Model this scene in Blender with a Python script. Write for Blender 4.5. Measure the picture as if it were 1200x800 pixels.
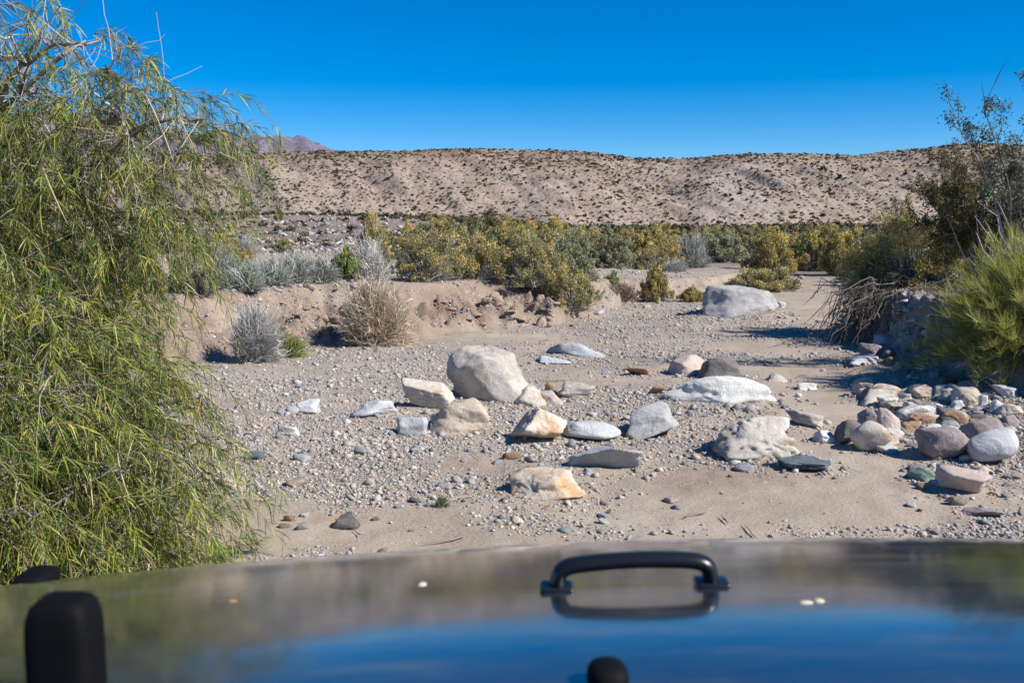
import bpy, bmesh, math, random
import numpy as np
from mathutils import Vector, Matrix

for o in list(bpy.data.objects):
    bpy.data.objects.remove(o)
SC = bpy.context.scene
COL = SC.collection
R = math.radians

# ------------------------------------------------------------------ camera
CAMZ = 1.60
FPX = 1167.0                       # focal length in pixels of a 1200 wide frame
PITCH = math.atan(138 / FPX)
cam_d = bpy.data.cameras.new('camera')
cam = bpy.data.objects.new('camera', cam_d)
COL.objects.link(cam)
cam.location = (0, 0, CAMZ)
cam.rotation_euler = (R(90) - PITCH, 0, 0)
cam_d.sensor_width = 36
cam_d.lens = 36 * FPX / 1200
cam_d.clip_start = 0.05
cam_d.clip_end = 30000
cam_d.dof.use_dof = True
cam_d.dof.focus_distance = 9.0
cam_d.dof.aperture_fstop = 13.0
SC.camera = cam

# ------------------------------------------------------------------ sky and sun
SUN_EL, SUN_A = R(41), R(22)        # a: how far behind the camera's right hand
sv = Vector((math.cos(SUN_EL) * math.cos(SUN_A), -math.cos(SUN_EL) * math.sin(SUN_A), math.sin(SUN_EL)))
W = bpy.data.worlds.new('World')
SC.world = W
W.use_nodes = True
nt = W.node_tree
bg = nt.nodes['Background']
sky = nt.nodes.new('ShaderNodeTexSky')
sky.sky_type = 'NISHITA'
sky.sun_disc = False
sky.sun_elevation = SUN_EL
sky.sun_rotation = math.atan2(sv.x, sv.y)
sky.altitude = 600
sky.air_density = 0.75
sky.dust_density = 0.0
sky.ozone_density = 4.5
hs = nt.nodes.new('ShaderNodeHueSaturation')
hs.inputs['Saturation'].default_value = 1.5
hs.inputs['Hue'].default_value = 0.503
hs.inputs['Value'].default_value = 1.0
nt.links.new(sky.outputs[0], hs.inputs['Color'])
nt.links.new(hs.outputs[0], bg.inputs['Color'])
bg.inputs['Strength'].default_value = 0.099
sl = bpy.data.lights.new('sun', 'SUN')
sl.energy = 5.0
sl.angle = R(0.5)
sl.color = (1.0, 0.95, 0.87)
so = bpy.data.objects.new('sun', sl)
COL.objects.link(so)
so.rotation_euler = sv.to_track_quat('Z', 'Y').to_euler()
so.location = (8, -3, 10)
SC.view_settings.view_transform = 'Standard'
SC.view_settings.look = 'None'
SC.view_settings.exposure = 0.47
SC.view_settings.gamma = 1
SC.view_settings.use_curve_mapping = False
SC.cycles.max_bounces = 6
SC.cycles.diffuse_bounces = 3
SC.cycles.transparent_max_bounces = 4

# ------------------------------------------------------------------ numeric helpers
def _hash(ix, iy, iz, seed):
    h = (ix.astype(np.int64) * 374761393 + iy.astype(np.int64) * 668265263 + iz.astype(np.int64) * 2147483647 + seed * 1274126177) & 0xFFFFFFFF
    h = ((h ^ (h >> 13)) * 1274126177) & 0xFFFFFFFF
    h = (h ^ (h >> 16)) & 0xFFFFFFFF
    return h.astype(np.float64) / 4294967295.0

def noise3(x, y, z, seed=0):
    x, y, z = np.broadcast_arrays(np.asarray(x, float), np.asarray(y, float), np.asarray(z, float))
    ix, iy, iz = np.floor(x), np.floor(y), np.floor(z)
    fx, fy, fz = x - ix, y - iy, z - iz
    fx = fx * fx * (3 - 2 * fx); fy = fy * fy * (3 - 2 * fy); fz = fz * fz * (3 - 2 * fz)
    r = 0
    for dx in (0, 1):
        wx = fx if dx else 1 - fx
        for dy in (0, 1):
            wy = fy if dy else 1 - fy
            for dz in (0, 1):
                wz = fz if dz else 1 - fz
                r = r + _hash(ix + dx, iy + dy, iz + dz, seed) * wx * wy * wz
    return r * 2 - 1

def noise2(x, y, seed=0):
    x, y = np.broadcast_arrays(np.asarray(x, float), np.asarray(y, float))
    ix, iy = np.floor(x), np.floor(y)
    fx, fy = x - ix, y - iy
    fx = fx * fx * (3 - 2 * fx); fy = fy * fy * (3 - 2 * fy)
    z = np.zeros_like(ix)
    a = _hash(ix, iy, z, seed); b = _hash(ix + 1, iy, z, seed)
    c = _hash(ix, iy + 1, z, seed); d = _hash(ix + 1, iy + 1, z, seed)
    return ((a * (1 - fx) + b * fx) * (1 - fy) + (c * (1 - fx) + d * fx) * fy) * 2 - 1

def fbm2(x, y, seed=0, oct=4, gain=0.5):
    s, a, t = 0, 1.0, 0
    for k in range(oct):
        s = s + a * noise2(x * 2 ** k + 17.3 * k, y * 2 ** k - 9.1 * k, seed + k)
        t += a; a *= gain
    return s / t

def fbm3(p, f, seed=0, oct=3, gain=0.5):
    s, a = 0, 1.0
    for k in range(oct):
        q = p * f * 2 ** k + 7.7 * k
        s = s + a * noise3(q[..., 0], q[..., 1], q[..., 2], seed + k)
        a *= gain
    return s

def sstep(a, b, x):
    t = np.clip((x - a) / (b - a), 0, 1)
    return t * t * (3 - 2 * t)

def unit(v):
    return v / np.maximum(np.linalg.norm(v, axis=-1, keepdims=True), 1e-9)

# ------------------------------------------------------------------ terrain height
LX = np.array([-40, -12, -7, -4.4, -3.63, -2.8, -1.4, -0.5, 0.7, 1.6, 2.3, 4.65, 7.2, 9.2, 22, 60.])
LY = np.array([2, 6, 8.2, 10.0, 11.4, 13.0, 13.6, 15.0, 16.0, 18.0, 20.2, 22.2, 27.5, 33, 60, 130.])
RY = np.array([-60, 0, 4, 7, 9, 10.5, 12.5, 13.6, 15.2, 19, 25.6, 33, 60, 140.])
RX = np.array([4.4, 4.3, 4.3, 4.35, 4.45, 4.45, 4.6, 4.75, 5.2, 6.4, 8.5, 11.0, 23.5, 66.])

def lbank(x, y):
    wob = 0.16 * fbm2(x * 1.3, y * 1.3, 5, 3) + 0.07 * noise2(x * 5, y * 5, 8)
    return (y - np.interp(x, LX, LY)) * 0.8 + wob

def rbank(x, y):
    wob = 0.12 * fbm2(x * 1.6, y * 1.6, 15, 3) + 0.05 * noise2(x * 5, y * 5, 18)
    return x - np.interp(y, RY, RX) + wob

MOUNDS = []
for (px, py, hw) in [(571, 470, 52), (537, 507, 37), (632, 523, 36), (712, 552, 45), (642, 584, 46), (842, 473, 62), (886, 537, 52), (765, 513, 32), (694, 519, 35),
                     (498, 480, 31), (869, 370, 46), (1110, 541, 30), (1173, 547, 30), (1145, 582, 31), (1042, 473, 30), (671, 418, 26), (676, 466, 24), (951, 502, 22), (948, 555, 32), (437, 489, 26)]:
    d_ = CAMZ * FPX / (py - 262); MOUNDS.append(((px - 600) / FPX * d_, d_, hw / FPX * d_))
def mound(x, y):
    h = 0
    for (mx, my, mw) in MOUNDS:
        h = h + 0.17 * mw * np.exp(-((x - mx) / (mw * 1.15)) ** 4 - ((y - my - mw * .5) / (mw * .85)) ** 2)
    return h

def bluff_t(x, y):
    fr = 31 + 3 * noise2(x / 9, 3.3, 21) + 3 * noise2(x / 3.0, 1.7, 22)
    t = np.clip((y - fr) / (102 + 5 * noise2(x / 7, 9.3, 23) - fr), 0, 1)
    return t

def hz(x, y):
    x = np.asarray(x, float); y = np.asarray(y, float)
    h = 0.035 * fbm2(x * 0.45, y * 0.45, 1, 3) + 0.016 * fbm2(x * 2.2, y * 2.2, 2, 3) + 0.006 * noise2(x * 9, y * 9, 3)
    h = h + mound(x, y)
    # left bank: crumbling red soil face then the terrace
    dl = lbank(x, y)
    HL = np.interp(x, [-8, -3, 0.5, 2.3, 5, 9], [0.75, 0.70, 0.62, 0.42, 0.32, 0.3])
    wl = np.interp(x, [-5, -1.0, 0.5, 3], [1.35, 1.7, 1.1, 1.0])
    tl = np.clip(dl / wl, 0, 1)
    prof = 0.30 * sstep(0, 0.22, tl) + 0.25 * sstep(0.15, 0.8, tl) + 0.45 * sstep(0.62, 1.0, tl)
    face = np.exp(-((tl - 0.45) / 0.35) ** 2) * (dl > 0)
    clod = np.maximum(0, fbm2(x * 4.5, y * 4.5, 31, 4)) * 0.34 + 0.10 * fbm2(x * 11, y * 11, 33, 3) - 0.16 * np.maximum(0, 0.25 - np.abs(fbm2(x * 1.7, y * 2.2, 35, 2))) / 0.25
    h = h + HL * prof + face * clod * np.interp(x, [-6, 2, 4], [1, 1, 0.3])
    # right bank
    dr = rbank(x, y)
    HR = np.interp(y, [2, 7, 10, 14, 20, 33], [0.30, 0.48, 0.66, 0.66, 0.5, 0.4])
    wr = np.interp(y, [4, 7, 9, 14, 20], [1.2, 0.6, .32, 0.32, 1.0])
    tr = np.clip(dr / wr, 0, 1)
    h = h + HR * sstep(0, 1, tr) + 0.16 * np.exp(-((tr - 0.6) / 0.5) ** 2) * fbm2(x * 5, y * 5, 41, 4) * (dr > 0)
    # low rock apron in front of the right bank
    ap = np.interp(y, [3, 5, 7.5, 9.5, 12, 15], [0.02, 0.10, 0.16, 0.14, 0.06, 0])
    h = h + ap * sstep(-1.2, -0.1, dr)
    # wheel ruts
    far = np.maximum(y - 26, 0)
    h = h + 0.0010 * far * (np.abs(x) < 4000)
    h = h + 0.12 * fbm2(x / 9, y / 9, 51, 3) * sstep(20, 50, np.hypot(x, y))
    # dry bluff in the left middle distance
    amp = np.interp(x / np.maximum(y, 1), [-0.6, -0.20, -0.06, 0.02, 0.08], [1.75, 1.55, 1.15, 0.55, 0.0])
    bt = bluff_t(x, y)
    gul = np.abs(noise2(x / 3.2 + 0.15 * y / 3, y / 14, 61)) * 0.75 + np.abs(noise2(x / 1.3 + y / 5, y / 8, 62)) * 0.4 + 0.15 * noise2(x / .6, y / 2, 63)
    far2 = (y > 0)
    h = h + far2 * amp * (bt - .42 * gul * np.sin(np.pi * bt) + .20 * fbm2(x / 1.5, y / 3.0, 64, 4) * np.sin(np.pi * bt))
    return h

def ray_dir(px, py):
    d = Vector(((px - 600) / FPX, -(py - 400) / FPX, -1.0))
    d = cam.rotation_euler.to_matrix() @ d
    return np.array(d)

def ground_at(px, py, dmin=2.0, dmax=400):
    d = ray_dir(px, py)
    d = d / d[1]
    ys = dmin * (dmax / dmin) ** np.linspace(0, 1, 4000)
    z = CAMZ + d[2] * ys
    hh = hz(d[0] * ys, ys)
    hit = np.nonzero(z <= hh)[0]
    k = hit[0] if len(hit) else len(ys) - 1
    return np.array([d[0] * ys[k], ys[k], hh[k]])

# ------------------------------------------------------------------ object helpers
def link(name, me, parent=None, loc=None):
    o = bpy.data.objects.new(name, me)
    COL.objects.link(o)
    if parent is not None:
        o.parent = parent
    if loc is not None:
        o.location = loc
    return o

def tag(o, label, cat=None, group=None, kind=None):
    if label: o['label'] = label
    if cat: o['category'] = cat
    if group: o['group'] = group
    if kind: o['kind'] = kind
    return o

def mesh(name, V, faces, mat, col=None, smooth=False):
    """faces: list of int arrays (n,3) or (n,4)"""
    V = np.asarray(V, np.float32).reshape(-1, 3)
    if isinstance(faces, np.ndarray): faces = [faces]
    faces = [np.asarray(f, np.int32) for f in faces if len(f)]
    me = bpy.data.meshes.new(name)
    me.vertices.add(len(V)); me.vertices.foreach_set('co', V.ravel())
    nl = sum(f.size for f in faces); nf = sum(len(f) for f in faces)
    me.loops.add(nl); me.loops.foreach_set('vertex_index', np.concatenate([f.ravel() for f in faces]))
    tot = np.concatenate([np.full(len(f), f.shape[1], np.int32) for f in faces])
    st = np.concatenate([[0], np.cumsum(tot)[:-1]]).astype(np.int32)
    me.polygons.add(nf)
    me.polygons.foreach_set('loop_start', st)
    me.polygons.foreach_set('loop_total', tot)
    if smooth: me.polygons.foreach_set('use_smooth', np.ones(nf, bool))
    if col is not None:
        at = me.color_attributes.new('Col', 'FLOAT_COLOR', 'POINT')
        c = np.ones((len(V), 4), np.float32); c[:, :3] = np.asarray(col).reshape(-1, 3)
        at.data.foreach_set('color', c.ravel())
    me.update(calc_edges=True)
    if mat: me.materials.append(mat)
    return me

class Acc:
    def __init__(s): s.V = []; s.F = {3: [], 4: []}; s.C = []; s.n = 0
    def add(s, V, F, C=None):
        V = np.asarray(V, float).reshape(-1, 3)
        s.V.append(V)
        for f in (F if isinstance(F, list) else [F]):
            if len(f): s.F[f.shape[1]].append(f + s.n)
        if C is None: C = np.full((len(V), 3), 0.5)
        C = np.asarray(C, float)
        if C.ndim == 1: C = np.tile(C, (len(V), 1))
        s.C.append(C); s.n += len(V)
        return s
    def mesh(s, name, mat, smooth=False):
        fs = [np.concatenate(s.F[k]) for k in (3, 4) if s.F[k]]
        return mesh(name, np.concatenate(s.V), fs, mat, np.concatenate(s.C), smooth)

def tangents(P):
    T = np.empty_like(P)
    T[:, 1:-1] = P[:, 2:] - P[:, :-2]; T[:, 0] = P[:, 1] - P[:, 0]; T[:, -1] = P[:, -1] - P[:, -2]
    return unit(T)

def tubes(P, Rr, sides=4):
    """P (M,K,3), Rr (M,K)"""
    P = np.asarray(P, float); M, K, _ = P.shape
    Rr = np.broadcast_to(Rr, (M, K))
    T = tangents(P)
    ref = np.tile(np.array([0.31, 0.83, 0.46]), (M, K, 1))
    A = unit(np.cross(T, ref)); B = np.cross(T, A)
    th = np.arange(sides) * 2 * np.pi / sides
    V = P[:, :, None] + Rr[:, :, None, None] * (A[:, :, None] * np.cos(th)[:, None] + B[:, :, None] * np.sin(th)[:, None])
    idx = np.arange(M * K * sides).reshape(M, K, sides)
    a = idx[:, :-1]; b = idx[:, 1:]
    F = np.stack([a, np.roll(a, -1, 2), np.roll(b, -1, 2), b], -1).reshape(-1, 4)
    return V.reshape(-1, 3), F

def ribbons(P, Wd, rng):
    P = np.asarray(P, float); M, K, _ = P.shape
    Wd = np.broadcast_to(Wd, (M, K))
    T = tangents(P)
    S = unit(np.cross(T, np.repeat(rng.normal(size=(M, 1, 3)), K, 1)))
    V = np.stack([P - S * Wd[..., None] / 2, P + S * Wd[..., None] / 2], 2)
    idx = np.arange(M * K * 2).reshape(M, K, 2)
    F = np.stack([idx[:, :-1, 0], idx[:, :-1, 1], idx[:, 1:, 1], idx[:, 1:, 0]], -1).reshape(-1, 4)
    return V.reshape(-1, 3), F

def quads(Cn, size, aspect, rng, axis=None):
    M = len(Cn)
    a = unit(rng.normal(size=(M, 3))) if axis is None else unit(axis + rng.normal(size=(M, 3)) * 0.6)
    b = unit(np.cross(a, rng.normal(size=(M, 3))))
    size = np.broadcast_to(size, (M,))[:, None]
    w = size * aspect
    V = np.stack([Cn - a * size / 2, Cn + b * w / 2 - a * size * .05, Cn + a * size / 2, Cn - b * w / 2 + a * size * .05], 1)
    return V.reshape(-1, 3), np.arange(M * 4).reshape(M, 4)

def pal(colors, n, rng, jit=0.15, w=None):
    c = np.array(colors, float)[rng.choice(len(colors), n, p=w)]
    return np.clip(c * (1 + rng.normal(size=(n, 1)) * jit), 0.004, 0.95)

_ico = {}
def ico(sub):
    if sub not in _ico:
        bm = bmesh.new(); bmesh.ops.create_icosphere(bm, subdivisions=sub, radius=1.0)
        V = np.array([v.co[:] for v in bm.verts]); F = np.array([[v.index for v in f.verts] for f in bm.faces])
        bm.free(); _ico[sub] = (V, F)
    return _ico[sub]

def rock_shape(seed, sub=4, planes=14, soft=14, rough=0.05, cut=(0.62, 1.0), top=None):
    V, F = ico(sub)
    rng = np.random.default_rng(seed); soft = soft * 1.7
    if 0 < planes <= 4: planes, soft, cut = 22, 9, (0.84, 1.0)
    r = np.ones(len(V))
    if planes:
        n = unit(rng.normal(size=(planes, 3))); d = rng.uniform(cut[0], cut[1], planes)
        n = np.concatenate([n, unit(rng.normal(size=(6, 3)) * 0.25 + np.array([[1, 0, 0], [-1, 0, 0], [0, 1, 0], [0, -1, 0], [0, 0, 1], [0, 0, -1]]))]); d = np.concatenate([d, np.full(6, 0.9)])
        if top: n = np.concatenate([n, unit(np.array([[.12, -.1, 1.0]]))]); d = np.append(d, top)
        dt = V @ n.T
        q = np.where(dt > 0.04, d / np.maximum(dt, 0.04), 50)
        r = -np.log(np.exp(-soft * np.minimum(q, 4)).sum(1)) / soft
    P = V * r[:, None]
    P = P + V * (rough * fbm3(P, 1.6, seed, 2) + rough * 0.55 * fbm3(P, 5.5, seed + 9, 4) - rough * .9 * np.clip(.22 - np.abs(fbm3(P, 2.6, seed + 21, 2)), 0, 1) * 2.2)[:, None]
    if sub >= 4:   # cracks and small ledges
        rid = 1 - np.abs(fbm3(P, 2.2, seed + 40, 2))
        P = P - V * (rough * 1.0 * np.clip(rid - 0.93, 0, 1) * 8)[:, None]
    lo, hi = P.min(0), P.max(0)
    return (P - (lo + hi) / 2) / ((hi - lo) / 2), F

# ------------------------------------------------------------------ materials
def newmat(name):
    m = bpy.data.materials.new(name); m.use_nodes = True
    t = m.node_tree
    return m, t, t.nodes['Principled BSDF'], t.nodes.new, t.links.new

def ramp(t, stops, interp='LINEAR'):
    n = t.nodes.new('ShaderNodeValToRGB'); cr = n.color_ramp; cr.interpolation = interp
    while len(cr.elements) < len(stops): cr.elements.new(0.5)
    for e, (p, c) in zip(cr.elements, stops):
        e.position = p; e.color = (*c, 1) if len(c) == 3 else c
    return n

def g(v): return (v, v, v)

def leaf_mat(name, transl=0.3, rough=0.55):
    m, t, b, N, L = newmat(name)
    at = N('ShaderNodeVertexColor'); at.layer_name = 'Col'
    b.inputs['Roughness'].default_value = rough
    b.inputs['Specular IOR Level'].default_value = 0.35
    L(at.outputs[0], b.inputs['Base Color'])
    tr = N('ShaderNodeBsdfTranslucent'); L(at.outputs[0], tr.inputs['Color'])
    mx = N('ShaderNodeMixShader'); mx.inputs[0].default_value = transl
    L(b.outputs[0], mx.inputs[1]); L(tr.outputs[0], mx.inputs[2])
    L(mx.outputs[0], t.nodes['Material Output'].inputs['Surface'])
    return m

def attr_mat(name, rough=0.9, noise_scale=0, bump=0.0, amount=0.35):
    m, t, b, N, L = newmat(name)
    at = N('ShaderNodeVertexColor'); at.layer_name = 'Col'
    b.inputs['Roughness'].default_value = rough
    b.inputs['Specular IOR Level'].default_value = 0.2
    out = at.outputs[0]
    if noise_scale:
        tc = N('ShaderNodeTexCoord'); nz = N('ShaderNodeTexNoise'); nz.inputs['Scale'].default_value = noise_scale
        nz.inputs['Detail'].default_value = 6
        L(tc.outputs['Object'], nz.inputs['Vector'])
        rp = ramp(t, [(0.3, g(1 - amount)), (0.7, g(1 + amount))]); L(nz.outputs[0], rp.inputs[0])
        mx = N('ShaderNodeMix'); mx.data_type = 'RGBA'; mx.blend_type = 'MULTIPLY'; mx.inputs[0].default_value = 1
        L(out, mx.inputs[6]); L(rp.outputs[0], mx.inputs[7]); out = mx.outputs[2]
        if bump:
            bp = N('ShaderNodeBump'); bp.inputs['Strength'].default_value = bump; bp.inputs['Distance'].default_value = 0.02
            L(nz.outputs[0], bp.inputs['Height']); L(bp.outputs[0], b.inputs['Normal'])
    L(out, b.inputs['Base Color'])
    return m

def rock_mat(name, base, alt, stain=None, stain_amt=0.0, scale=4.0, vein=0.0):
    m, t, b, N, L = newmat(name)
    b.inputs['Roughness'].default_value = 0.88
    b.inputs['Specular IOR Level'].default_value = 0.25
    tc = N('ShaderNodeTexCoord')
    n1 = N('ShaderNodeTexNoise'); n1.inputs['Scale'].default_value = scale; n1.inputs['Detail'].default_value = 8; n1.inputs['Roughness'].default_value = 0.65; n1.inputs['Distortion'].default_value = 0.6
    L(tc.outputs['Object'], n1.inputs['Vector'])
    r1 = ramp(t, [(0.35, base), (0.52, tuple((a + c) / 2 for a, c in zip(base, alt))), (0.68, alt)]); L(n1.outputs[0], r1.inputs[0])
    n2 = N('ShaderNodeTexNoise'); n2.inputs['Scale'].default_value = scale * 15; n2.inputs['Detail'].default_value = 7; n2.inputs['Roughness'].default_value = 0.75
    L(tc.outputs['Object'], n2.inputs['Vector'])
    r2 = ramp(t, [(0.33, g(0.60)), (0.46, g(0.97)), (0.6, g(1.04)), (0.74, g(1.25))]); L(n2.outputs[0], r2.inputs[0])
    mx = N('ShaderNodeMix'); mx.data_type = 'RGBA'; mx.blend_type = 'MULTIPLY'; mx.inputs[0].default_value = 0.85
    L(r1.outputs[0], mx.inputs[6]); L(r2.outputs[0], mx.inputs[7]); out = mx.outputs[2]
    if stain:
        n3 = N('ShaderNodeTexNoise'); n3.inputs['Scale'].default_value = scale * 1.1; n3.inputs['Detail'].default_value = 7; n3.inputs['Roughness'].default_value = 0.7
        mp = N('ShaderNodeMapping'); mp.inputs['Location'].default_value = (3.1, 7.7, 1.3); L(tc.outputs['Object'], mp.inputs[0]); L(mp.outputs[0], n3.inputs['Vector'])
        r3 = ramp(t, [(0.62 - 0.2 * stain_amt, g(0)), (0.70 - 0.1 * stain_amt, g(1))]); L(n3.outputs[0], r3.inputs[0])
        m2 = N('ShaderNodeMix'); m2.data_type = 'RGBA'; L(r3.outputs[0], m2.inputs[0]); L(out, m2.inputs[6]); m2.inputs[7].default_value = (*stain, 1); out = m2.outputs[2]
    if vein:
        wv = N('ShaderNodeTexNoise'); wv.inputs['Scale'].default_value = scale * 0.9; wv.inputs['Distortion'].default_value = 2.2; wv.inputs['Detail'].default_value = 9; wv.inputs['Roughness'].default_value = 0.75
        mv = N('ShaderNodeMapping'); mv.inputs['Rotation'].default_value = (0.5, 0.4, 0.3); mv.inputs['Scale'].default_value = (0.8, 1, 1.7); L(tc.outputs['Object'], mv.inputs[0]); L(mv.outputs[0], wv.inputs['Vector'])
        r4 = ramp(t, [(0.36, g(1 - vein)), (0.47, g(1.0)), (0.62, g(1.0 + vein * .3))]); L(wv.outputs[0], r4.inputs[0])
        m3 = N('ShaderNodeMix'); m3.data_type = 'RGBA'; m3.blend_type = 'MULTIPLY'; m3.inputs[0].default_value = 1
        L(out, m3.inputs[6]); L(r4.outputs[0], m3.inputs[7]); out = m3.outputs[2]
    L(out, b.inputs['Base Color'])
    bp = N('ShaderNodeBump'); bp.inputs['Strength'].default_value = 0.9; bp.inputs['Distance'].default_value = 0.035
    L(n1.outputs[0], bp.inputs['Height'])
    b2 = N('ShaderNodeBump'); b2.inputs['Strength'].default_value = 0.7; b2.inputs['Distance'].default_value = 0.010
    L(n2.outputs[0], b2.inputs['Height']); L(bp.outputs[0], b2.inputs['Normal']); L(b2.outputs[0], b.inputs['Normal'])
    return m

SAND = (0.385, 0.315, 0.25)

def ground_material():
    m, t, b, N, L = newmat('ground_sand_and_gravel')
    b.inputs['Roughness'].default_value = 0.95
    b.inputs['Specular IOR Level'].default_value = 0.15
    at = N('ShaderNodeVertexColor'); at.layer_name = 'Col'      # r gravel, g red soil, b dry terrace
    sep = N('ShaderNodeSeparateColor'); L(at.outputs[0], sep.inputs[0])
    tc = N('ShaderNodeTexCoord')
    def noi(sc, det=5, rough=0.6, loc=(0, 0, 0)):
        mp = N('ShaderNodeMapping'); mp.inputs['Location'].default_value = loc; L(tc.outputs['Object'], mp.inputs[0])
        n = N('ShaderNodeTexNoise'); n.inputs['Scale'].default_value = sc; n.inputs['Detail'].default_value = det; n.inputs['Roughness'].default_value = rough
        L(mp.outputs[0], n.inputs['Vector']); return n.outputs[0]
    def mix(f, a, c, mode='MIX'):
        x = N('ShaderNodeMix'); x.data_type = 'RGBA'; x.blend_type = mode
        if hasattr(f, 'links'): L(f, x.inputs[0])
        else: x.inputs[0].default_value = f
        for s, v in ((6, a), (7, c)):
            if hasattr(v, 'links'): L(v, x.inputs[s])
            else: x.inputs[s].default_value = (*v, 1)
        return x.outputs[2]
    def math_(op, a, c=0.0):
        x = N('ShaderNodeMath'); x.operation = op
        for s, v in ((0, a), (1, c)):
            if hasattr(v, 'links'): L(v, x.inputs[s])
            else: x.inputs[s].default_value = v
        return x.outputs[0]
    s1 = ramp(t, [(0.3, (0.325, 0.265, 0.21)), (0.5, SAND), (0.7, (0.44, 0.37, 0.30))]); L(noi(1.1), s1.inputs[0])
    s2 = ramp(t, [(0.3, g(0.84)), (0.7, g(1.14))]); L(noi(60, 3, 0.7), s2.inputs[0])
    s3 = ramp(t, [(0.32, g(0.66)), (0.45, g(1.0)), (0.62, g(1.05)), (0.72, g(1.3))]); L(noi(210, 2, 0.6, (1, 2, 3)), s3.inputs[0])
    sand = mix(1.0, s1.outputs[0], s2.outputs[0], 'MULTIPLY')
    sand = mix(0.8, sand, s3.outputs[0], 'MULTIPLY')
    soil = ramp(t, [(0.34, (0.17, 0.105, 0.07)), (0.46, (0.27, 0.18, 0.125)), (0.58, (0.34, 0.245, 0.18)), (0.7, (0.41, 0.325, 0.255))]); L(noi(2.5, 8, 0.7, (5, 5, 5)), soil.inputs[0])
    soilc = mix(1.0, soil.outputs[0], s2.outputs[0], 'MULTIPLY')
    col = mix(sep.outputs[1], sand, soilc)
    dry = ramp(t, [(0.36, (0.17, 0.125, 0.105)), (0.45, (0.31, 0.24, 0.20)), (0.55, (0.37, 0.295, 0.25)), (0.68, (0.46, 0.38, 0.33))]); L(noi(0.9, 12, 0.85), dry.inputs[0])
    col = mix(sep.outputs[2], col, dry.outputs[0])
    # pebbles of two sizes, each cell its own stone colour
    hts = []
    for sc, th, sd in ((34, 0.40, 0), (75, 0.44, 3)):
        mp = N('ShaderNodeMapping'); mp.inputs['Location'].default_value = (sd, sd * 2, 0); mp.inputs['Scale'].default_value = (1, 1, 0.3)
        L(tc.outputs['Object'], mp.inputs[0])
        dn = N('ShaderNodeTexNoise'); dn.inputs['Scale'].default_value = sc * .8; L(mp.outputs[0], dn.inputs['Vector'])
        va = N('ShaderNodeVectorMath'); va.operation = 'MULTIPLY_ADD'; va.inputs[1].default_value = (0.5 / sc,) * 3
        L(dn.outputs['Color'], va.inputs[0]); L(mp.outputs[0], va.inputs[2])
        vo = N('ShaderNodeTexVoronoi'); vo.inputs['Scale'].default_value = sc; vo.inputs['Randomness'].default_value = 1
        L(va.outputs[0], vo.inputs['Vector'])
        sc2 = N('ShaderNodeSeparateColor'); L(vo.outputs['Color'], sc2.inputs[0])
        pc = ramp(t, [(0.0, (0.10, 0.10, 0.105)), (0.12, (0.20, 0.21, 0.225)), (0.34, (0.29, 0.30, 0.32)), (0.52, (0.42, 0.38, 0.34)),
                      (0.66, (0.33, 0.25, 0.19)), (0.76, (0.46, 0.42, 0.37)), (0.95, (0.62, 0.59, 0.55))], 'CONSTANT')
        L(sc2.outputs[0], pc.inputs[0])
        size = math_('MULTIPLY', sc2.outputs[1], th * 1.35)
        inside = math_('LESS_THAN', vo.outputs['Distance'], size)
        have = math_('LESS_THAN', sc2.outputs[2], sep.outputs[0])
        k = math_('MULTIPLY', inside, have)
        col = mix(k, col, pc.outputs[0])
        dome = math_('MULTIPLY', k, math_('SUBTRACT', 1.0, math_('MULTIPLY', vo.outputs['Distance'], 1.5)))
        hts.append(math_('MULTIPLY', dome, 0.012 if sc < 50 else 0.006))
    L(col, b.inputs['Base Color'])
    hh = math_('ADD', hts[0], hts[1])
    hh = math_('ADD', hh, math_('MULTIPLY', noi(35, 6, 0.7), 0.012))
    hh = math_('ADD', hh, math_('MULTIPLY', math_('MULTIPLY', noi(9, 8, 0.75, (2, 9, 4)), 0.11), sep.outputs[1]))
    hh = math_('ADD', hh, math_('MULTIPLY', math_('MULTIPLY', noi(1.2, 10, 0.8, (2, 9, 4)), 0.6), sep.outputs[2]))
    bp = N('ShaderNodeBump'); bp.inputs['Strength'].default_value = 0.9; bp.inputs['Distance'].default_value = 1.0
    L(hh, bp.inputs['Height']); L(bp.outputs[0], b.inputs['Normal'])
    return m

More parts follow.
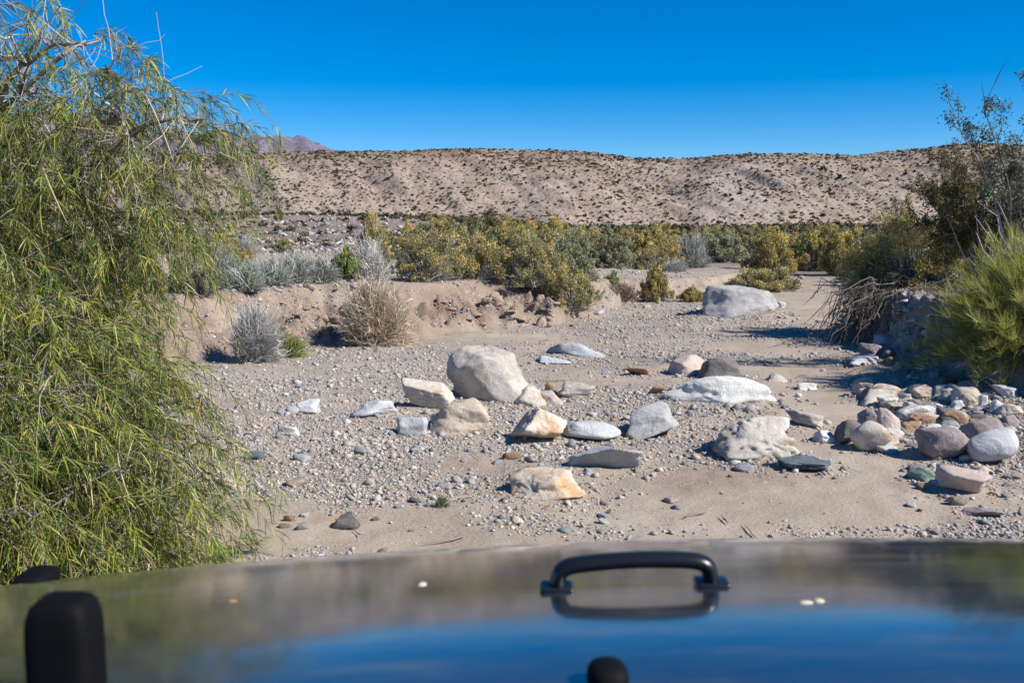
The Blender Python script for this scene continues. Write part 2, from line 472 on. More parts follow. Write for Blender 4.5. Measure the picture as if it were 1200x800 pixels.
def hill_material(name, cols, sc, red=True):
    m, t, b, N, L = newmat(name)
    b.inputs['Roughness'].default_value = 0.95; b.inputs['Specular IOR Level'].default_value = 0.1
    at = N('ShaderNodeVertexColor'); at.layer_name = 'Col'
    tc = N('ShaderNodeTexCoord')
    n1 = N('ShaderNodeTexNoise'); n1.inputs['Scale'].default_value = sc; n1.inputs['Detail'].default_value = 10; n1.inputs['Roughness'].default_value = 0.7
    L(tc.outputs['Object'], n1.inputs['Vector'])
    r1 = ramp(t, [(0.3, cols[0]), (0.5, cols[1]), (0.7, cols[2])]); L(n1.outputs[0], r1.inputs[0])
    mx = N('ShaderNodeMix'); mx.data_type = 'RGBA'; mx.blend_type = 'MULTIPLY'; mx.inputs[0].default_value = 1
    L(r1.outputs[0], mx.inputs[6]); L(at.outputs[0], mx.inputs[7])
    n2 = N('ShaderNodeTexNoise'); n2.inputs['Scale'].default_value = sc * 14; n2.inputs['Detail'].default_value = 4
    L(tc.outputs['Object'], n2.inputs['Vector'])
    r2 = ramp(t, [(0.38, g(0.60)), (0.46, g(0.96)), (0.7, g(1.12))]); L(n2.outputs[0], r2.inputs[0])
    m2 = N('ShaderNodeMix'); m2.data_type = 'RGBA'; m2.blend_type = 'MULTIPLY'; m2.inputs[0].default_value = 1.0
    L(mx.outputs[2], m2.inputs[6]); L(r2.outputs[0], m2.inputs[7])
    L(m2.outputs[2], b.inputs['Base Color'])
    bp = N('ShaderNodeBump'); bp.inputs['Strength'].default_value = 0.6; bp.inputs['Distance'].default_value = 1.0
    L(n2.outputs[0], bp.inputs['Height']); L(bp.outputs[0], b.inputs['Normal'])
    return m

M_ground = ground_material()
M_hill = hill_material('dry_hillside', [(0.240, 0.188, 0.147), (0.315, 0.250, 0.202), (0.395, 0.322, 0.268)], 0.05)
M_mtn = hill_material('mountain_rock', [(0.12, 0.11, 0.14), (0.155, 0.14, 0.175), (0.20, 0.175, 0.205)], 0.004)
M_leaf = leaf_mat('foliage', 0.30)
M_needle = leaf_mat('willow_leaf', 0.22, 0.45)
M_twig = attr_mat('bark_and_twig', 0.85)
M_far = attr_mat('far_shrub', 0.95)
M_peb = attr_mat('gravel_stone', 0.85, 60, 0.3, 0.25)

# ------------------------------------------------------------------ gravel patches (in world metres)
SANDS = []
for (px, py, rx, ry, s) in [(860, 578, 330, 32, 1.0), (470, 618, 190, 30, .9), (1000, 600, 160, 30, .9), (300, 620, 60, 40, .9),
                            (1010, 545, 120, 35, .9), (950, 470, 70, 34, .8), (910, 405, 70, 25, .7), (920, 350, 70, 22, .9),
                            (960, 330, 60, 12, .9), (540, 540, 60, 16, .8), (560, 395, 110, 10, .6), (420, 520, 60, 14, .4),
                            (700, 570, 90, 12, .2), (620, 640, 200, 14, .5)]:
    c = ground_at(px, py); w = rx / FPX * c[1]
    y0 = ground_at(px, py + ry)[1]; y1 = ground_at(px, max(py - ry, 285))[1]
    SANDS.append((c[0], c[1], w, (y1 - y0) / 2, s))
GRAVS = []
for (px, py, rx, ry) in [(710, 575, 80, 18), (590, 612, 95, 14), (620, 530, 90, 12), (390, 545, 110, 45), (440, 450, 150, 30), (760, 385, 130, 18),
                         (1130, 620, 90, 25), (1150, 520, 110, 60), (700, 480, 130, 30), (1000, 425, 60, 15), (800, 505, 60, 14), (960, 618, 60, 10)]:
    c = ground_at(px, py); w = rx / FPX * c[1]
    y0 = ground_at(px, py + ry)[1]; y1 = ground_at(px, max(py - ry, 285))[1]
    GRAVS.append((c[0], c[1], w, (y1 - y0) / 2))

def gravel_mask(x, y):
    m = 0.60 + 0.85 * fbm2(x * 0.7 + .25 * y, y * 1.0, 71, 4) + 0.25 * fbm2(x * 3.1, y * 3.1, 77, 2)
    for (cx, cy, w, d, s) in SANDS:
        e = ((x - cx) / w) ** 2 + ((y - cy) / d) ** 2
        m = m - 0.85 * s * np.exp(-e ** 1.5)
    for (cx, cy, w, d) in GRAVS:
        e = ((x - cx) / w) ** 2 + ((y - cy) / d) ** 2
        m = m + 0.5 * np.exp(-e ** 1.5) * (0.75 + 0.9 * noise2(x * 2.4, y * 2.4, 79))
    return np.clip(m, 0.03, 0.97)

# ------------------------------------------------------------------ ground sheet
def build_ground():
    rs = [0.6]
    while rs[-1] < 14000:
        r = rs[-1]; rs.append(r + max(0.035, 0.0065 * r if r < 120 else 0.02 * r))
    rs = np.array(rs)
    an = np.concatenate([np.arange(-180, -36, 4.0), np.arange(-36, 36, 0.15), np.arange(36, 180, 4.0)])
    A, Rg = np.meshgrid(np.radians(an), rs)
    X = np.sin(A) * Rg; Y = np.cos(A) * Rg
    Z = hz(X, Y)
    far = sstep(600, 3000, Rg)
    Z = Z * (1 - far) + far * 0.0
    nr, na = X.shape
    idx = np.arange(nr * na).reshape(nr, na)
    a = idx[:-1]; b = idx[1:]
    F = np.stack([a, np.roll(a, -1, 1), np.roll(b, -1, 1), b], -1).reshape(-1, 4)[:, ::-1]
    V = np.stack([X, Y, Z], -1).reshape(-1, 3)
    c = len(V); V = np.concatenate([V, [[0, 0, float(hz(0, 0))]]])
    i0 = idx[0]; F3 = np.stack([np.full(na, c), np.roll(i0, -1), i0], -1)
    dl = lbank(X, Y); dr = rbank(X, Y)
    soil = np.clip(sstep(-0.15, 0.15, dl) * (1 - sstep(1.3, 2.1, dl)), 0, 1) * np.interp(X, [1.0, 3.0], [0.72, 0.3]) * (.75 + .5 * fbm2(X * 1.1, Y * 3, 92, 3))
    soil = np.maximum(soil, 0.55 * sstep(0.0, 0.3, dr) * (1 - sstep(1, 3, dr)))
    soil = np.clip(soil + 0.25 * sstep(0.1, 0.6, fbm2(X * 0.8, Y * 0.8, 88, 3)) * (dl < 0), 0, 1)
    dry = sstep(25, 38, Y)
    soil = np.maximum(soil * (1 - dry), 0.35 * dry * sstep(-.2, .4, fbm2(X / 4, Y / 7, 90, 4)))
    gr = gravel_mask(X, Y)
    gr = gr * (1 - 0.40 * sstep(0, 0.3, dl) * (1 - sstep(1.0, 1.6, dl)))
    gr = np.where(Rg > 60, 0.35, gr)
    Cc = np.stack([gr, soil, dry], -1).reshape(-1, 3)
    Cc = np.concatenate([Cc, [[.5, 0, 0]]])
    me = mesh('ground', V, [F3, F], M_ground, Cc, True)
    tag(link('ground', me), 'sandy gravel wash bed with crumbling banks and dry flats', kind='structure')
build_ground()

# ------------------------------------------------------------------ hill and mountains
CRP = np.array([-400, 0, 275, 330, 390, 470, 540, 600, 660, 700, 740, 800, 870, 930, 1000, 1050, 1130, 1200, 1350, 1600])
CRY = np.array([178, 182, 181, 179.5, 178.5, 178.5, 176.5, 177.5, 178, 180, 184.5, 185, 181, 180.5, 182.5, 178.5, 172, 174, 178, 178])
CRY = 181 + (CRY - 180) * 1.35
def hill_z(x, y):
    px = 600 + FPX * x / 480
    crest = 480 + 12 * noise2(x / 60, 0.5, 101)
    base = 372 + 16 * noise2(x / 45, 2.5, 102) + 8 * noise2(x / 16, 4.5, 103)
    Hc = CAMZ + (262 - np.interp(px, CRP, CRY)) / FPX * crest
    t = (y - base) / (crest - base)
    tt = np.clip(t, 0, 1)
    prof = 0.62 * tt + 0.38 * np.sin(tt * np.pi / 2)
    z = -2 + (Hc + 2) * prof
    sl = x + 0.45 * (y - 372)                       # gullies run slanting down the face
    g1 = np.abs(noise2(sl / 27, y / 150, 104)); g2 = np.abs(noise2(sl / 11 + 0.3 * noise2(x / 20, y / 20, 110), y / 60, 105)); g3 = np.abs(noise2(sl / 4.5, y / 25, 106))
    env = np.sin(np.pi * np.clip(tt, 0, 1)) ** 0.8
    z = z + env * (4.6 * (g1 - 0.35) + 3.0 * (g2 - 0.35) + 1.7 * (g3 - 0.35))
    z = z + 0.5 * fbm2(x / 6, y / 6, 107, 3) * (t > 0)
    over = np.maximum(y - crest, 0)
    z = np.where(t > 1, Hc + 0.5 * fbm2(x / 6, y / 6, 107, 3) - over * 0.02 - 6 * sstep(60, 400, over), z)
    z = np.where(t < 0, -2 + (y - base) * 0.05, z)
    return z
def grid_mesh(name, xs, ys, fz, mat, fcol, label):
    X, Y = np.meshgrid(xs, ys); Z = fz(X, Y)
    idx = np.arange(X.size).reshape(X.shape)
    F = np.stack([idx[:-1, :-1], idx[:-1, 1:], idx[1:, 1:], idx[1:, :-1]], -1).reshape(-1, 4)
    me = mesh(name, np.stack([X, Y, Z], -1).reshape(-1, 3), F, mat, fcol(X, Y, Z).reshape(-1, 3), True)
    return tag(link(name, me), label, kind='structure')
def hill_col(X, Y, Z):
    c = np.ones(X.shape + (3,))
    top = sstep(24, 36, Z + 3 * noise2(X / 30, Y / 30, 120))
    c = c * (1 - top[..., None] * np.array([0.14, 0.19, 0.22]))
    og = sstep(0.2, 0.5, fbm2(X / 40, Y / 25, 121, 3)) * top
    c = c * (1 + og[..., None] * np.array([0.10, -0.05, -0.15]))
    wh = sstep(0.28, 0.45, fbm2(X / 45, Y / 30, 123, 3)) * (1 - top)
    c = c * (1 + wh[..., None] * np.array([0.16, 0.20, 0.24]))
    return c
ysH = np.concatenate([np.arange(340, 520, 1.25), np.arange(520, 1000, 12)])
grid_mesh('hill', np.arange(-520, 560, 1.4), ysH, hill_z, M_hill, hill_col, 'long dry hillside dotted with shrubs under the sky')

MPX = np.array([-500, -100, 60, 110, 150, 190, 230, 262, 285, 300, 320, 345, 360, 375, 390, 420, 500])
MPY = np.array([150, 140, 128, 136, 140, 150, 156, 153, 157.5, 159, 161, 159.5, 160, 165, 174, 186, 215])
def mtn_z(x, y):
    px = 600 + FPX * x / 4300
    H = (262 - np.interp(px, MPX, MPY)) / FPX * 4300
    t = np.clip((y - 3500) / 800, 0, 1); back = np.clip((y - 4300) / 1200, 0, 1)
    rg = 1 - np.abs(fbm2(x / 260, y / 420, 131, 5)) * 2
    z = H * (t ** 1.1) * (1 - 0.8 * back ** 1.2)
    return z + rg * 95 * np.sin(np.pi * t) + 26 * fbm2(x / 60, y / 90, 132, 4) * t - 12
grid_mesh('mountain', np.arange(-4200, -100, 12), np.arange(3450, 5500, 18), mtn_z, M_mtn,
          lambda X, Y, Z: np.ones(X.shape + (3,)) * (1 + 0.12 * fbm2(X / 120, Y / 120, 5, 3))[..., None] * np.array([1.0, 0.98, 1.04]),
          'distant purple grey mountain peeking over the hill at left')

# ------------------------------------------------------------------ rocks
PALET = {
 'white':  ((0.60, 0.585, 0.55), (0.74, 0.73, 0.70), None, 0),
 'cream':  ((0.52, 0.46, 0.385), (0.68, 0.63, 0.555), (0.46, 0.31, 0.18), 0.5),
 'tan':    ((0.44, 0.36, 0.28), (0.56, 0.48, 0.40), (0.40, 0.27, 0.17), 0.3),
 'greytan': ((0.38, 0.34, 0.295), (0.56, 0.525, 0.475), (0.42, 0.33, 0.25), 0.35),
 'orange': ((0.56, 0.49, 0.41), (0.66, 0.60, 0.52), (0.50, 0.32, 0.17), 0.8),
 'grey':   ((0.34, 0.335, 0.33), (0.50, 0.50, 0.49), None, 0),
 'palegrey': ((0.46, 0.46, 0.465), (0.58, 0.59, 0.60), None, 0),
 'darkgrey': ((0.13, 0.12, 0.115), (0.25, 0.235, 0.22), None, 0),
 'bluegrey': ((0.33, 0.35, 0.365), (0.50, 0.515, 0.53), (0.50, 0.40, 0.30), 0.15),
 'teal':   ((0.08, 0.105, 0.12), (0.18, 0.225, 0.25), None, 0),
 'green':  ((0.17, 0.25, 0.20), (0.29, 0.36, 0.31), None, 0),
 'pink':   ((0.46, 0.37, 0.32), (0.58, 0.50, 0.45), None, 0),
 'purple': ((0.24, 0.20, 0.195), (0.38, 0.33, 0.32), None, 0),
 'rust':   ((0.30, 0.19, 0.12), (0.43, 0.30, 0.21), None, 0),
 'slab':   ((0.34, 0.33, 0.33), (0.44, 0.43, 0.43), (0.40, 0.34, 0.29), 0.1),
 'clod':   ((0.28, 0.20, 0.145), (0.44, 0.345, 0.27), None, 0),
}
MR = {k: rock_mat('stone_' + k, *v, scale=4.5, vein=(0.25 if k in ('greytan', 'slab', 'grey', 'purple') else 0)) for k, v in PALET.items()}
GRP_B = 'boulders and stones lying in the wash'
ROCKS = []
def rock(seed, box, mat, label, planes=14, rough=0.05, soft=14, sink=0.28, depth=0.85, tilt=0, yaw=None, cut=(0.62, 1.0), name='boulder', cat='boulder', group=None, sub=None, top_=None, taper=0.0):
    x0, y0, x1, y1 = box
    c = ground_at((x0 + x1) / 2, y1 - 1)
    d = c[1]
    w = (x1 - x0) / FPX * d * 1.04
    dp = min(w * depth, 1.4)
    cy = d + dp * 0.42
    cx = ((x0 + x1) / 2 - 600) / FPX * cy
    gz = float(hz(cx, cy))
    top = CAMZ + ray_dir((x0 + x1) / 2, y0)[2] / ray_dir((x0 + x1) / 2, y0)[1] * (cy + dp * 0.1)
    h = max(top - gz, 0.25 * w * 0.5)
    H = h / (1 - sink)
    if sub is None: sub = 5 if (x1 - x0) > 60 else (4 if (x1 - x0) > 22 else 3)
    P, F = rock_shape(seed, sub, planes, soft, rough, cut, top_)
    if taper: P = P * np.stack([1 - taper * P[:, 2]] * 2 + [np.ones(len(P))], -1); P[:, :2] /= np.abs(P[:, :2]).max(0)
    if sink > .17 and mat != 'teal': P = P * np.stack([1 + .30 * np.clip(-P[:, 2], 0, 1) ** .7] * 2 + [np.ones(len(P))], -1)
    S = P * np.array([w / 2, dp / 2, H / 2])
    if tilt:
        ca, sa = math.cos(R(tilt)), math.sin(R(tilt))
        S = np.stack([S[:, 0] * ca - S[:, 2] * sa, S[:, 1], S[:, 0] * sa + S[:, 2] * ca], -1)
        S[:, 0] *= w / np.ptp(S[:, 0]); S[:, 2] *= H / np.ptp(S[:, 2])
    S[:, 2] += H / 2 - H * sink
    vis = S[:, 2] > .02 * H
    S[:, 0] = (S[:, 0] - (S[vis, 0].max() + S[vis, 0].min()) / 2) * w / np.ptp(S[vis, 0])
    me = mesh(name, S, F, MR[mat], None, True)
    o = link(name, me, loc=(cx, cy, gz))
    tag(o, label, cat, group)
    ROCKS.append((cx, cy, w))
    return o

rock(611, (521, 404, 624, 472), 'greytan', 'largest boulder in mid wash, grey tan with a chalky white flat top', planes=16, rough=0.05, soft=20, cut=(0.78, 1), depth=.8, sink=.38, top_=.52, taper=.22)
rock(12, (467, 442, 531, 481), 'cream', 'blocky cream boulder with rusty blotch leaning beside the largest boulder', planes=5, soft=30, tilt=-14, sink=.14, cut=(.7, .95), rough=.03)
rock(113, (502, 464, 573, 508), 'tan', 'sand coated tan boulder in front of the largest boulder', planes=8, soft=12, tilt=-8)
rock(14, (597, 482, 666, 524), 'orange', 'cream boulder crusted with orange stain, black shadow at its left foot', planes=8, soft=16, tilt=-16, sink=.15, rough=.06)
rock(15, (660, 491, 729, 519), 'palegrey', 'low smooth pale grey stone right of the orange stained boulder', planes=4, soft=10, sink=.16, rough=.025)
rock(16, (734, 472, 797, 513), 'grey', 'angular grey boulder with flat facets between pale slab and craggy boulder', planes=10, soft=28, sink=.18, tilt=8, rough=.03)
rock(17, (781, 438, 904, 473), 'white', 'long smooth white boulder rounded like a whale back', planes=3, soft=8, tilt=-3, rough=.06, sink=.4, taper=.15, depth=.45)
rock(18, (822, 418, 873, 446), 'darkgrey', 'dark grey pointed boulder right behind the long white boulder', planes=7, soft=30, cut=(.5, .9), rough=.03)
rock(19, (786, 416, 832, 441), 'pink', 'rounded pinkish tan boulder left of the dark pointed boulder', planes=6, soft=12)
rock(20, (734, 429, 768, 441), 'rust', 'flat rusty brown stone lying alone behind the angular grey boulder', planes=7, soft=22)
rock(21, (764, 452, 783, 462), 'rust', 'small rust orange stone just left of the long white boulder', planes=7, soft=22)
rock(22, (645, 400, 695, 418), 'bluegrey', 'half buried pale grey pyramid stone behind the largest boulder', planes=7, soft=26, cut=(.5, .9), sink=.5)
rock(23, (632, 417, 668, 428), 'palegrey', 'flat pale stone sunk in gravel right of the largest boulder top', planes=6, soft=14)
rock(24, (603, 452, 640, 476), 'cream', 'pale cream stone at the right foot of the largest boulder', planes=9, soft=20)
rock(25, (638, 447, 652, 462), 'rust', 'small brown stone propped on pale stones beside the largest boulder', planes=8, soft=20)
rock(26, (632, 458, 660, 476), 'pink', 'small pinkish stone in front of the little brown propped stone', planes=9, soft=20)
rock(27, (655, 447, 697, 466), 'greytan', 'low grey tan stone half buried right of the little brown stone', planes=7, soft=18, cut=(.55, .95))
rock(28, (836, 484, 936, 538), 'greytan', 'craggy broken boulder of grey and tan rock in the right centre', planes=12, rough=.13, soft=22, cut=(.5, 1), tilt=-8, depth=.75, taper=.2)
rock(281, (892, 505, 938, 535), 'cream', 'low cream rock butting against the craggy broken boulder at right', planes=9, rough=.08, soft=22, cut=(.5, 1))
rock(282, (912, 488, 932, 506), 'white', 'small whitish rock on the back right shoulder of the craggy boulder', planes=6, soft=18)
rock(29, (930, 480, 972, 502), 'greytan', 'wide grey brown rock right of the craggy broken boulder', planes=8, soft=22)
rock(30, (916, 537, 981, 555), 'teal', 'flat knobbly blue green rock lying alone on smooth sand', planes=6, rough=.12, soft=20, sink=.3)
rock(31, (667, 519, 754, 553), 'bluegrey', 'long bluish white slab sloping out of gravel in the foreground', planes=7, soft=26, tilt=7, depth=.5, cut=(.55, .95), rough=.03)
rock(32, (597, 550, 687, 585), 'orange', 'nearest boulder in centre, grey and orange stained low slab', planes=9, soft=24, depth=.5, cut=(.6, .95), rough=.06)
rock(33, (281, 527, 304, 541), 'teal', 'dark blue green stone alone on gravel near the drooping tree', planes=8, soft=16)
rock(34, (344, 467, 371, 486), 'palegrey', 'pale stone half buried in gravel near the tree side', planes=8, soft=16)
rock(35, (413, 467, 462, 490), 'palegrey', 'wide low pale stone buried in gravel left of the cream block', planes=7, soft=16)
rock(36, (462, 487, 501, 512), 'palegrey', 'squat pale stone below the blocky cream boulder', planes=9, soft=18)
rock(37, (501, 495, 524, 509), 'bluegrey', 'small bluish white cobble at the foot of the tan boulder', planes=5, soft=14)
rock(38, (320, 497, 348, 512), 'white', 'whitish stone low on gravel near the tree', planes=7, soft=16)
rock(639, (824, 334, 914, 371), 'slab', 'big flat sided grey boulder at the far bend of the wash', planes=18, soft=24, sink=.3, rough=.05, cut=(.8, 1), depth=.6, top_=.5, taper=.2)
rock(40, (912, 353, 921, 362), 'white', 'tiny white stone beside the far grey boulder')
# right hand pile
rock(50, (960, 503, 987, 520), 'white', 'white angular stone at the left end of the rock pile', planes=8, soft=26)
rock(51, (984, 489, 1016, 522), 'darkgrey', 'upright dark grey faceted stone near left end of the rock pile', planes=7, soft=30, cut=(.6, .95), sink=.14)
rock(52, (1004, 492, 1047, 531), 'cream', 'egg shaped whitish boulder leaning in the rock pile', planes=2, soft=8, tilt=35, sink=.04, rough=.025)
rock(53, (1034, 478, 1062, 508), 'pink', 'rounded pinkish grey stone behind the egg shaped boulder', planes=4, soft=10)
rock(54, (1012, 479, 1038, 502), 'purple', 'brownish grey stone wedged behind the egg shaped boulder', planes=5, soft=12)
rock(55, (1013, 450, 1072, 474), 'cream', 'large pale boulder at the top back of the rock pile', planes=6, soft=14)
rock(56, (1054, 472, 1097, 494), 'white', 'bright white split stone in the middle of the rock pile', planes=6, soft=20)
rock(57, (1083, 497, 1140, 541), 'purple', 'big round purplish grey boulder in front of the rock pile', planes=3, soft=8, tilt=10, sink=.15)
rock(58, (1132, 488, 1188, 524), 'purple', 'dark round boulder behind the two largest pile boulders', planes=3, soft=8)
rock(59, (1144, 501, 1203, 547), 'palegrey', 'large pale oval boulder at the right end of the rock pile', planes=3, soft=8, tilt=22, sink=.14, rough=.035)
rock(60, (1078, 547, 1116, 564), 'green', 'green faceted stone in front of the round purplish boulder', planes=6, soft=28)
rock(61, (1074, 541, 1100, 552), 'purple', 'small purplish stone touching the green faceted stone', planes=8, soft=14)
rock(62, (1116, 548, 1176, 582), 'pink', 'pale pinkish angular rock nearest at right', planes=7, soft=28, sink=.1)
rock(63, (1108, 480, 1140, 500), 'rust', 'rust orange stone in the middle of the rock pile', planes=6, soft=14)
rock(64, (1143, 489, 1160, 500), 'rust', 'small orange stone right of the rust orange stone', planes=6, soft=16)
rock(65, (1033, 508, 1063, 522), 'tan', 'low tan stone between egg shaped and purplish boulders', planes=7, soft=14)
rock(66, (1032, 520, 1062, 533), 'bluegrey', 'flat blue grey stone beside the egg shaped boulder', planes=6, soft=14)
rock(67, (1064, 493, 1090, 507), 'rust', 'brown stone under the white split stone', planes=7, soft=16)
rock(68, (1121, 468, 1137, 480), 'white', 'small bright white pebble boulder above the rust orange stone', planes=5, soft=14)
rock(69, (1155, 462, 1165, 474), 'white', 'white pebble at the foot of the dark bank shadow', planes=5, soft=14)
rock(70, (1168, 468, 1184, 482), 'white', 'white round stone lying in the black shade', planes=5, soft=14)
rock(71, (1118, 452, 1160, 474), 'greytan', 'broad grey stone at the back of the rock pile', planes=8, soft=18)
rock(72, (1070, 449, 1098, 468), 'tan', 'tan rough stone right of the large pale back boulder', planes=9, soft=18)
rock(73, (1097, 450, 1122, 464), 'bluegrey', 'grey splintered stone under the green bush', planes=9, soft=24)
rock(74, (1148, 594, 1187, 608), 'purple', 'low brownish stone near the hood at far right', planes=8, soft=16)
rock(75, (1175, 523, 1196, 537), 'green', 'small dark green stone against the large oval boulder', planes=6, soft=20)
rock(76, (1026, 391, 1056, 405), 'palegrey', 'flat pale rock in shade at the foot of hanging roots', planes=6, soft=14)
rock(77, (994, 416, 1032, 428), 'palegrey', 'long pale rock in striped bush shade', planes=6, soft=16)
rock(78, (936, 447, 960, 458), 'white', 'small white stone right of the long white boulder', planes=7)
rock(79, (902, 437, 924, 448), 'greytan', 'small grey stone behind the right end of long white boulder', planes=7)
rock(80, (1012, 402, 1040, 420), 'purple', 'dark stone under the hanging roots', planes=8)
rock(81, (1105, 512, 1128, 530), 'tan', 'small tan stone tucked between the round boulders', planes=7)
rock(82, (1150, 545, 1176, 556), 'tan', 'small tan stone below the large oval boulder', planes=7)
for i, (b, m) in enumerate([((1040, 352, 1052, 360), 'palegrey'), ((1056, 350, 1070, 360), 'white'), ((1072, 348, 1086, 359), 'tan'), ((1046, 361, 1058, 369), 'white'),
                            ((1061, 361, 1074, 370), 'grey'), ((1077, 360, 1089, 370), 'white'), ((1052, 370, 1064, 380), 'greytan'), ((1068, 371, 1082, 382), 'pink'), ((1036, 363, 1046, 372), 'grey')]):
    rock(300 + i, b, m, 'fist sized %s stone embedded in the right bank face' % {'palegrey': 'pale grey', 'white': 'white', 'tan': 'tan', 'grey': 'grey', 'greytan': 'grey tan', 'pink': 'pink'}[m],
         planes=6, soft=14, name='bank_stone', cat='stone', group='stones in the right bank', sub=3)
rg = random.Random(12)
NM = {'pink': 'pinkish', 'purple': 'purplish brown', 'palegrey': 'pale grey', 'tan': 'tan', 'greytan': 'grey tan', 'rust': 'rusty', 'grey': 'grey', 'white': 'white', 'darkgrey': 'dark grey', 'cream': 'cream'}
for i in range(84):
    px = rg.uniform(1015, 1195); py = rg.uniform(452, 540); py = min(py, 452 + (px - 1000) * .62)
    w = rg.uniform(13, 30); hh_ = w * rg.uniform(.45, .7); mt_ = rg.choice(['grey', 'greytan', 'grey', 'palegrey', 'purple', 'tan', 'greytan', 'darkgrey', 'cream', 'rust']); WH_ = ('left end' if px < 1070 else 'middle' if px < 1135 else 'right end') + (', back row' if py < 490 else ', front row')
    rock(700 + i, (px - w / 2, py - hh_, px + w / 2, py), mt_, 'medium %s stone heaped in the %s of the rock pile' % (NM[mt_], WH_), planes=rg.choice([3, 6, 8, 11]), soft=20, rough=.07, cut=(.55, 1),
         name='pile_stone', cat='stone', group='%s stones heaped in the %s of the rock pile' % (NM[mt_], WH_), sub=4)
for i in range(26):
    px = rg.uniform(1035, 1105); py = rg.uniform(348, 436); w = rg.uniform(8, 17); mt_ = rg.choice(['purple', 'darkgrey', 'tan', 'rust', 'grey', 'darkgrey'])
    rock(800 + i, (px - w / 2, py - w * .8, px + w / 2, py), mt_, '%s stone lodged in the shaded right bank below the bare roots' % NM[mt_], planes=rg.choice([3, 6, 9]), soft=18,
         name='pile_stone', cat='stone', group='%s stones lodged in the right bank' % NM[mt_], sub=3)
# broken clods of red soil on the left bank
rg = random.Random(4)
for i in range(110):
    px = rg.uniform(505, 645) if i < 62 else rg.uniform(325, 470); py = rg.uniform(350, 386) if i < 62 else rg.uniform(352, 398)
    w = 3.5 + 13 * rg.random() ** 2.2
    rock(400 + i, (px, py - w * .8, px + w, py), 'clod', '%s clod of reddish soil on the left bank %s' % ('large broken' if w > 11 else 'fist sized' if w > 6.5 else 'small crumbled', 'below the big olive bushes' if i < 62 else 'between the two dry bushes'),
         planes=8, soft=20, rough=.12, name='soil_clod', cat='clod', group='%s soil clods %s' % ('large' if w > 11 else 'medium' if w > 6.5 else 'small', 'below olive bushes' if i < 62 else 'between dry bushes'), sub=3)

# cobbles: one thing each
CNAME = {'white': 'white', 'grey': 'grey', 'bluegrey': 'bluish grey', 'tan': 'tan', 'rust': 'rusty brown', 'darkgrey': 'dark grey', 'palegrey': 'pale grey', 'pink': 'pinkish'}
cob = {}
for k in CNAME:
    for s in range(3):
        P, F = rock_shape(900 + s * 7 + len(k), 3, 7, 14, 0.05)
        cob[k, s] = mesh('cobble', P * np.array([.5, .42, .27]) + np.array([0, 0, .12]), F, MR[k], None, True)
REG = [((250, 430, 470, 480), 'left of the blocky cream boulder', 16), ((265, 480, 480, 560), 'on the gravel near the drooping tree', 30),
       ((480, 505, 610, 590), 'in front of the tan boulder', 20), ((330, 560, 520, 625), 'in the left foreground', 14),
       ((610, 520, 800, 560), 'around the bluish white slab', 14), ((630, 555, 800, 625), 'in the centre foreground', 12),
       ((640, 425, 800, 500), 'behind the low pale grey stone', 16), ((790, 500, 900, 560), 'near the craggy boulder', 8),
       ((1040, 440, 1200, 520), 'in the rock pile at right', 40), ((1030, 345, 1100, 440), 'in the right bank face', 28), ((1060, 520, 1200, 625), 'in the right foreground', 26),
       ((960, 405, 1080, 450), 'in the bush shade', 12), ((270, 328, 460, 342), 'along the top of the left bank', 44), ((640, 345, 830, 372), 'at the foot of the far left bank', 16)]
rg = np.random.default_rng(77)
for box, where, n in REG:
    for i in range(n):
        px = rg.uniform(box[0], box[2]); py = rg.uniform(box[1], box[3])
        p = ground_at(px, py)
        k = list(CNAME)[rg.choice(8, p=[.17, .2, .19, .14, .05, .06, .13, .06])]
        s = float(np.clip(rg.lognormal(-2.85, 0.38), .035, .16)) * (1.3 if p[1] > 12 else 1)
        if 'pile' in where: s *= 1.5
        o = link('cobble', cob[k, int(rg.integers(3))], loc=(p[0], p[1], float(hz(p[0], p[1]))))
        o.scale = (s * rg.uniform(.8, 1.3), s * rg.uniform(.8, 1.2), s * rg.uniform(.7, 1.2))
        o.rotation_euler = (rg.normal() * .15, rg.normal() * .15, rg.uniform(0, 6.28))
        tag(o, 'small %s cobble %s' % (CNAME[k], where), 'cobble', '%s cobbles %s' % (CNAME[k], where))

